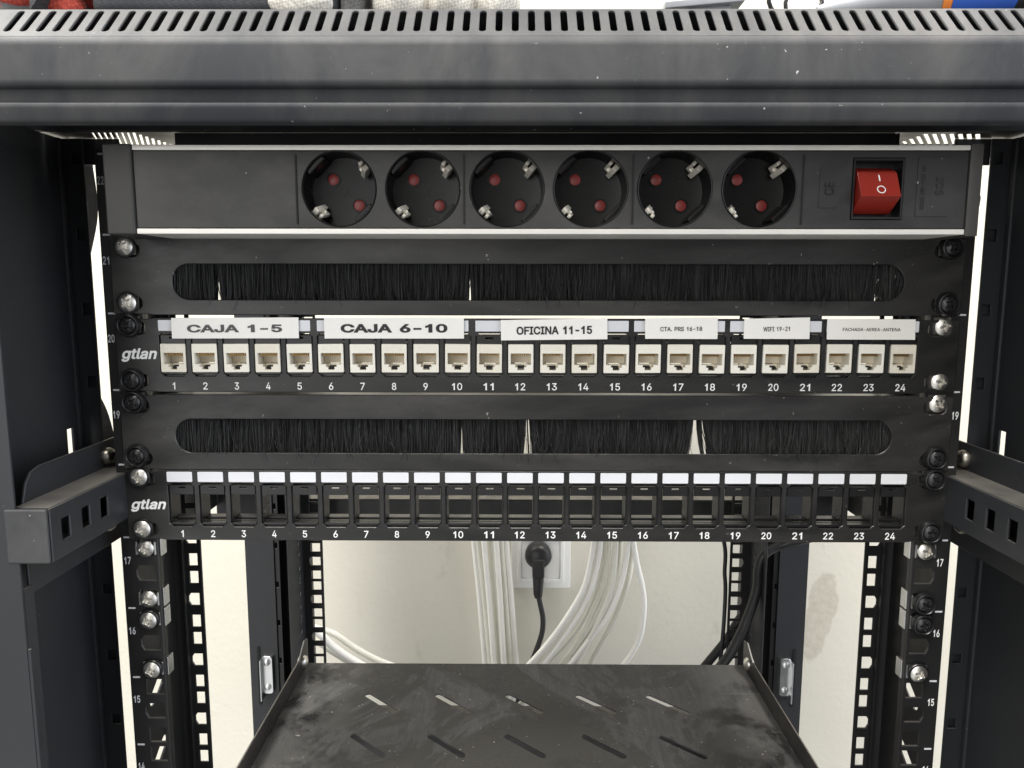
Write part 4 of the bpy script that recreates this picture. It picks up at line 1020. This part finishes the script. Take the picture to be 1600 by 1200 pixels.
for sx, lst in spec.items():
    side = 'left' if sx < 0 else 'right'
    for f, k in lst:
        i += 1; unit = 16 + int(math.floor(f)); hi = f - math.floor(f) > .5
        col = 'black' if k == 'b' else 'silver'
        if unit in names: lab = '%s cross-head screw at the %s %s corner of %s' % (col, 'upper' if hi else 'lower', side, names[unit])
        else: lab = '%s cross-head screw %s the number %d on the bare %s rail' % (col, 'just above' if hi else 'below', unit, side)
        place_screw(sx, U * f - .0003, {'s': 'silver', 'b': 'black', 'r': 'bare'}[k], lab, unit < 18, i)

# ================================================================== WALL SOCKET, PLUG AND CABLES
ws = thing('wall_socket', 'square white wall socket on the cream wall, a black plug in it', 'wall socket', (.0245, .62, -.198))
def ring(a, b_, y0, y1, name):
    me = plate_mesh(name, rrect(.0245 - a, .0245 + a, -.155 - a, -.155 + a, .003), [rrect(.0245 - b_, .0245 + b_, -.155 - b_, -.155 + b_, .002)] if b_ else [], y0 - y1, FRONT, (0, .62 - y0, 0), bev=.0007); smooth_mesh(me, 40); return me
link('cover_frame', ring(.0430, .0330, .0080, .0005, 'cover_frame'), M['outlet'], ws)
link('inner_frame', ring(.0335, .0280, .0110, .0005, 'inner_frame'), M['outlet'], ws)
link('socket_insert', ring(.0278, 0, .0095, .0005, 'socket_insert'), M['outlet'], ws)
pg = thing('power_plug', 'black round mains plug with its cord hanging from the wall socket', 'plug', (.021, .60, -.1568))
mb = MB(); mb.lathe([(.0170, -.004), (.0188, 0), (.0192, .010), (.0176, .0150), (.0140, .0190), (.0080, .0215), (0, .0220)], Matrix.Translation((.0205, .6090, -.1450)) @ FRONT, 40)
mb.box(.0120, .0290, .5850, .6080, -.1740, -.1455, .003, 3)
mb.tube([(.0204, .5960, -.168), (.0204, .5945, -.180), (.0202, .5930, -.1990), (.0208, .5925, -.2040)], .0070, 20, True, [.0085, .0078, .0066, .0056])
link('plug_body', mb.mesh('plug_body', True, 40), M['plug'], pg)
pts = smooth_path([(.0206, .5928, -.2010), (.0232, .590, -.212), (.0272, .587, -.232), (.0262, .583, -.252), (.0182, .578, -.276), (.0067, .570, -.302), (-.006, .56, -.335), (-.02, .55, -.40)], 8)
mb = MB(); mb.tube(pts, .0038, 14); link('plug_cord', mb.mesh('plug_cord'), M['rubber'], pg)

def cable(pts, r, mat, name, label, group=None):
    mb = MB(); mb.tube(smooth_path(pts, 8), r, 14); return solo(name, mb.mesh(name), mat, label, 'cable', group)
LC = [[(-.0718, -.0713), (-.0711, -.1125), (-.0630, -.2008), (-.0557, -.2941), (-.0504, -.3542)], [(-.0656, -.0712), (-.0649, -.1124), (-.0563, -.2008), (-.0485, -.2940), (-.0431, -.3542)],
      [(-.0568, -.0712), (-.0560, -.1124), (-.0487, -.2008), (-.0421, -.2940), (-.0367, -.3541)], [(-.0479, -.0712), (-.0471, -.1124), (-.0406, -.2007), (-.0348, -.2940), (-.0294, -.3541)],
      [(-.0400, -.0711), (-.0392, -.1123), (-.0334, -.2007), (-.0285, -.2939), (-.0230, -.3540)], [(-.0338, -.0711), (-.0329, -.1123), (-.0263, -.2007), (-.0203, -.2939), (-.0148, -.3540)],
      [(-.0267, -.0711), (-.0258, -.1123), (-.0182, -.2006), (-.0113, -.2939), (-.0056, -.3539)]]
for n_, pl in enumerate(LC):
    yo = .574 + (.010 if n_ % 2 else 0) + (.012 if n_ in (0, 6) else 0)
    p3 = [(pl[0][0] + .004, yo, .06)] + [(x, yo, z) for x, z in pl] + [(pl[-1][0] + .004, yo, -.46)]
    cable(p3, .0041, M['cable_w'] if n_ % 2 == 0 else M['cable_g'], 'network_cable', 'white network cable in the straight bundle hanging left of the wall socket', 'white cables hanging left of the wall socket')
RC = [[(.0916, -.0583), (.0914, -.1022), (.0820, -.1556), (.0653, -.1917), (.0355, -.2374), (-.0033, -.2836)], [(.0975, -.0583), (.1008, -.1022), (.0931, -.1511), (.0782, -.1917), (.0511, -.2373), (.0098, -.2928)],
      [(.1396, -.0494), (.1382, -.1020), (.1307, -.1509), (.1128, -.2006), (.0875, -.2371), (.0533, -.2833)], [(.1102, -.0582), (.1137, -.1110), (.1077, -.1555), (.0914, -.2097), (.0619, -.2694), (.0447, -.2926)],
      [(.1187, -.0582), (.1214, -.1109), (.1164, -.1645), (.1000, -.2097), (.0749, -.2647), (.0621, -.2925)], [(.1444, -.0756), (.1456, -.1286), (.1381, -.1733), (.1218, -.2187), (.0967, -.2692), (.0840, -.2924)],
      [(.1017, -.0582), (.1069, -.1110), (.0951, -.1735), (.0701, -.2281), (.0271, -.2788)], [(.128, -.058), (.130, -.111), (.1235, -.158), (.107, -.2080), (.080, -.255), (.0540, -.2885)],
      [(.094, -.058), (.0965, -.102), (.0885, -.153), (.072, -.1917), (.0435, -.2374), (.004, -.287)], [(.120, -.058), (.123, -.111), (.1130, -.172), (.090, -.225), (.058, -.272), (.04, -.295)]]
for n_, pl in enumerate(RC):
    yo = .530 + (.016 if n_ in (3, 5, 7, 9) else 0) + (.010 if n_ in (6, 8) else 0)
    p3 = [(pl[0][0] - .002, yo + .01, .05)] + [(x, yo, z) for x, z in pl] + [(pl[-1][0] - .05, yo, pl[-1][1] - .05)]
    cable(p3, .0036, M['cable_w'] if n_ in (0, 1, 2, 8) else M['cable_g'], 'network_cable', 'white network cable in the sheaf curving down right of the wall socket', 'white cables curving right of the wall socket')
cable([(.138, .53, .04), (.1398, .53, -.0581), (.1480, .53, -.1197), (.1575, .53, -.1598), (.1608, .53, -.1913), (.1550, .53, -.2368), (.1316, .53, -.2783), (.10, .53, -.32)], .0040, M['cable_w'],
      'network_cable', 'single white network cable bowing out furthest right of the sheaf')
LOW = [([(-.300, .49, -.205), (-.2768, .5, -.2108), (-.2645, .5, -.2196), (-.2522, .5, -.2328), (-.2316, .5, -.2488), (-.2066, .5, -.2639), (-.17, .5, -.285)], .0052, 'cable_w', 'thick white cable sagging behind the lower left rear rail, uppermost of three'),
       ([(-.300, .505, -.222), (-.2733, .51, -.2329), (-.2609, .51, -.2418), (-.2443, .51, -.2525), (-.2277, .51, -.2640), (-.20, .51, -.285)], .0042, 'cable_g', 'thin ivory cable lowest behind the lower left rear rail'),
       ([(-.300, .515, -.208), (-.2619, .52, -.2225), (-.2478, .52, -.2300), (-.2272, .52, -.2454), (-.1939, .52, -.2640), (-.15, .52, -.28)], .0044, 'cable_g', 'ivory cable behind the lower left rear rail, ending furthest right')]
for pts, r_, mt_, lab in LOW: cable(pts, r_, M[mt_], 'loose_cable', lab)
cable([(.330, .31, -.008), (.2935, .32, -.0199), (.2706, .33, -.0304), (.2509, .33, -.0410), (.2450, .33, -.0586), (.2446, .33, -.0798), (.2370, .33, -.1084), (.2278, .33, -.1336), (.2154, .34, -.1684), (.19, .36, -.215)], .0052, M['rubber'],
      'black_cable', 'thick black cable curving down beside the right rear rail')
cable([(.2540, .375, -.115), (.2404, .38, -.1408), (.2305, .38, -.1596), (.2170, .38, -.1786), (.19, .38, -.215)], .0048, M['rubber'], 'black_cable', 'short black cable slanting behind the foot of the right rear rail')
cable([(.213, .376, .01), (.2193, .376, -.0358), (.2228, .376, -.0577), (.2228, .376, -.0798), (.2245, .376, -.1021), (.2238, .376, -.15), (.220, .376, -.22)], .0022, M['rubber'], 'black_cable', 'thin black cable running straight down the inner edge of the right rear rail')

# ================================================================== THINGS LYING ON THE CABINET
ZT = .3662
def blob(mb, c_, s, seed, amp=.15, sub=4):
    g = bmesh.ops.create_icosphere(mb.bm, subdivisions=sub, radius=1.0)
    for v in g['verts']:
        d = v.co.copy(); n_ = noise.noise(d * 1.6 + Vector((seed, seed * .3, 0))) * amp + noise.noise(d * 4 + Vector((seed, 1, 0))) * amp * .4
        q = d * (1 + n_); v.co = Vector((c_[0] + q.x * s[0], c_[1] + q.y * s[1], max(ZT + .0002, c_[2] + q.z * s[2])))
gl = thing('work_glove', 'red and grey work glove lying on the left end of the cabinet top', 'glove', (-.27, -.02, ZT))
mb = MB(); blob(mb, (-.272, -.018, ZT + .015), (.045, .022, .024), 2.0); link('glove_palm', mb.mesh('glove_palm', True, 180), M['mixglove'], gl)
mb = MB()
for a, b_, r_ in (((-.282, -.032, ZT + .020), (-.248, -.036, ZT + .017), .0100), ((-.250, -.034, ZT + .013), (-.226, -.038, ZT + .008), .0065), ((-.290, -.02, ZT + .024), (-.250, -.014, ZT + .028), .010)):
    A, B = Vector(a), Vector(b_); pts = [A.lerp(B, k / 8) for k in range(9)]
    mb.tube(pts, r_, 14, True, [r_ * math.sqrt(max(.05, 1 - (2 * k / 8 - 1) ** 4)) for k in range(9)])
link('glove_finger', mb.mesh('glove_finger', True, 180), M['redglove'], gl)
ms = thing('mesh_strap', 'short dark mesh strap between the red glove and the black bag', 'strap', (-.19, -.03, ZT))
mb = MB(); pts = [(-.246 + .0040 * k, -.036, ZT + .008 + .024 * math.sin(k / 7 * 1.5)) for k in range(9)]
mb.extrude([(p[0], p[2] + .003) for p in pts] + [(p[0], p[2] - .004) for p in pts[::-1]], 'y', -.05, -.022)
link('strap_band', mb.mesh('strap_band', True, 40), M['mesh'], ms)
bag = thing('tool_bag', 'black woven fabric bag lying along the cabinet top', 'bag', (-.15, -.02, ZT))
mb = MB(); mb.box(-.218, -.098, -.050, .006, ZT + .0003, ZT + .040, .007, 4); link('bag_body', mb.mesh('bag_body'), M['bag'], bag)
mb = MB(); mb.box(-.097, -.086, -.048, .004, ZT + .0003, ZT + .036, .004, 3); link('bag_flap', mb.mesh('bag_flap'), M['mesh'], bag)
mb = MB(); blob(mb, (-.1140, -.0540, ZT + .0065), (.0155, .0055, .0090), 5.0, .1); solo('cloth_scrap', mb.mesh('cloth_scrap', True, 180), M['cotton'], 'small rounded scrap of white cloth in front of the black bag', 'cloth')
cg = thing('cotton_glove', 'pale knitted cotton glove with bulging fingers right of the black bag', 'glove', (-.05, -.02, ZT))
for (cx_, w_, sd) in ((-.0690, .0165, 1.0), (-.0420, .0150, 4.0)):
    mb = MB(); blob(mb, (cx_, -.028, ZT + .013), (w_, .020, .021), sd, .12); link('glove_lobe', mb.mesh('glove_lobe', True, 180), M['cotton'], cg)
mb = MB(); blob(mb, (-.0220, -.028, ZT + .012), (.013, .018, .019), 7.0, .12); link('glove_cuff', mb.mesh('glove_cuff', True, 180), M['cotton'], cg)
mb = MB(); mb.box(.060, .0985, -.050, -.030, ZT + .006, ZT + .0092, .0006, 2, Matrix.Rotation(R(-5), 3, 'Y')); mb.box(.075, .093, -.046, -.034, ZT + .0002, ZT + .007, .0006)
solo('metal_clip', mb.mesh('metal_clip'), M['greytool'], 'thin grey metal clip standing alone near the middle of the cabinet top', 'clip')
wl = []
for k in range(40):
    a = k / 39 * 2 * math.pi * 2.2
    wl.append((.118 + .011 * math.cos(a) + .0006 * k, -.045 + .0004 * k, ZT + .0105 + .0085 * math.sin(a)))
mb = MB(); mb.tube(wl, .0011, 8); solo('wire_loop', mb.mesh('wire_loop'), M['rubber'], 'coil of thin black wire beside the grey and blue tool', 'wire')
tl = thing('hand_tool', 'grey tapering hand tool with orange ring and blue grip at the top right', 'tool', (.2, -.03, ZT))
AX = Matrix.Translation((.136, -.040, ZT + .0060)) @ Matrix.Rotation(R(90 - 6.5), 4, 'Y')
mb = MB(); mb.lathe([(0, 0), (.0025, .0005), (.0045, .010), (.0090, .035), (.0118, .050), (.0125, .0560), (0, .0560)], AX, 28); link('tool_body', mb.mesh('tool_body'), M['greytool'], tl)
mb = MB(); mb.lathe([(0, .0561), (.0128, .0561), (.0128, .0605), (0, .0605)], AX, 28); link('tool_ring', mb.mesh('tool_ring'), M['orange'], tl)
mb = MB(); mb.lathe([(0, .0606), (.0130, .0606), (.0136, .075), (.0120, .093), (0, .093)], AX, 28); link('tool_grip', mb.mesh('tool_grip'), M['blue'], tl)
mb = MB(); mb.lathe([(0, .0931), (.0118, .0931), (.0112, .112), (.0085, .1185), (0, .120)], AX, 28); link('tool_end', mb.mesh('tool_end'), M['rubber'], tl)

# mesh strap hanging down outside the left side of the cabinet
mb = MB()
pts = smooth_path([(-.302, .088, .322), (-.300, .090, .290), (-.303, .086, .262), (-.310, .082, .230), (-.312, .080, .200), (-.306, .081, .172), (-.300, .084, .150), (-.298, .088, .122)], 6)
wd = [.0085 - .006 * math.sin(math.pi * k / (len(pts) - 1)) for k in range(len(pts))]
for k in range(len(pts) - 1):
    a, b_ = pts[k], pts[k + 1]
q = [(p, w_) for p, w_ in zip(pts, wd)]
A = [mb.bm.verts.new((p.x, p.y - w_, p.z)) for p, w_ in q]; B = [mb.bm.verts.new((p.x, p.y + w_, p.z)) for p, w_ in q]
A2 = [mb.bm.verts.new((p.x - .003, p.y - w_, p.z)) for p, w_ in q]; B2 = [mb.bm.verts.new((p.x - .003, p.y + w_, p.z)) for p, w_ in q]
for k in range(len(q) - 1):
    mb.bm.faces.new((A[k], A[k + 1], B[k + 1], B[k])); mb.bm.faces.new((A2[k], B2[k], B2[k + 1], A2[k + 1]))
    mb.bm.faces.new((A[k], A2[k], A2[k + 1], A[k + 1])); mb.bm.faces.new((B[k], B[k + 1], B2[k + 1], B2[k]))
mb.bm.faces.new((A[0], B[0], B2[0], A2[0])); mb.bm.faces.new((A[-1], A2[-1], B2[-1], B[-1]))
solo('hanging_strap', mb.mesh('hanging_strap', True, 40), M['mesh'], 'dark mesh strap hanging down outside the left front post', 'strap')
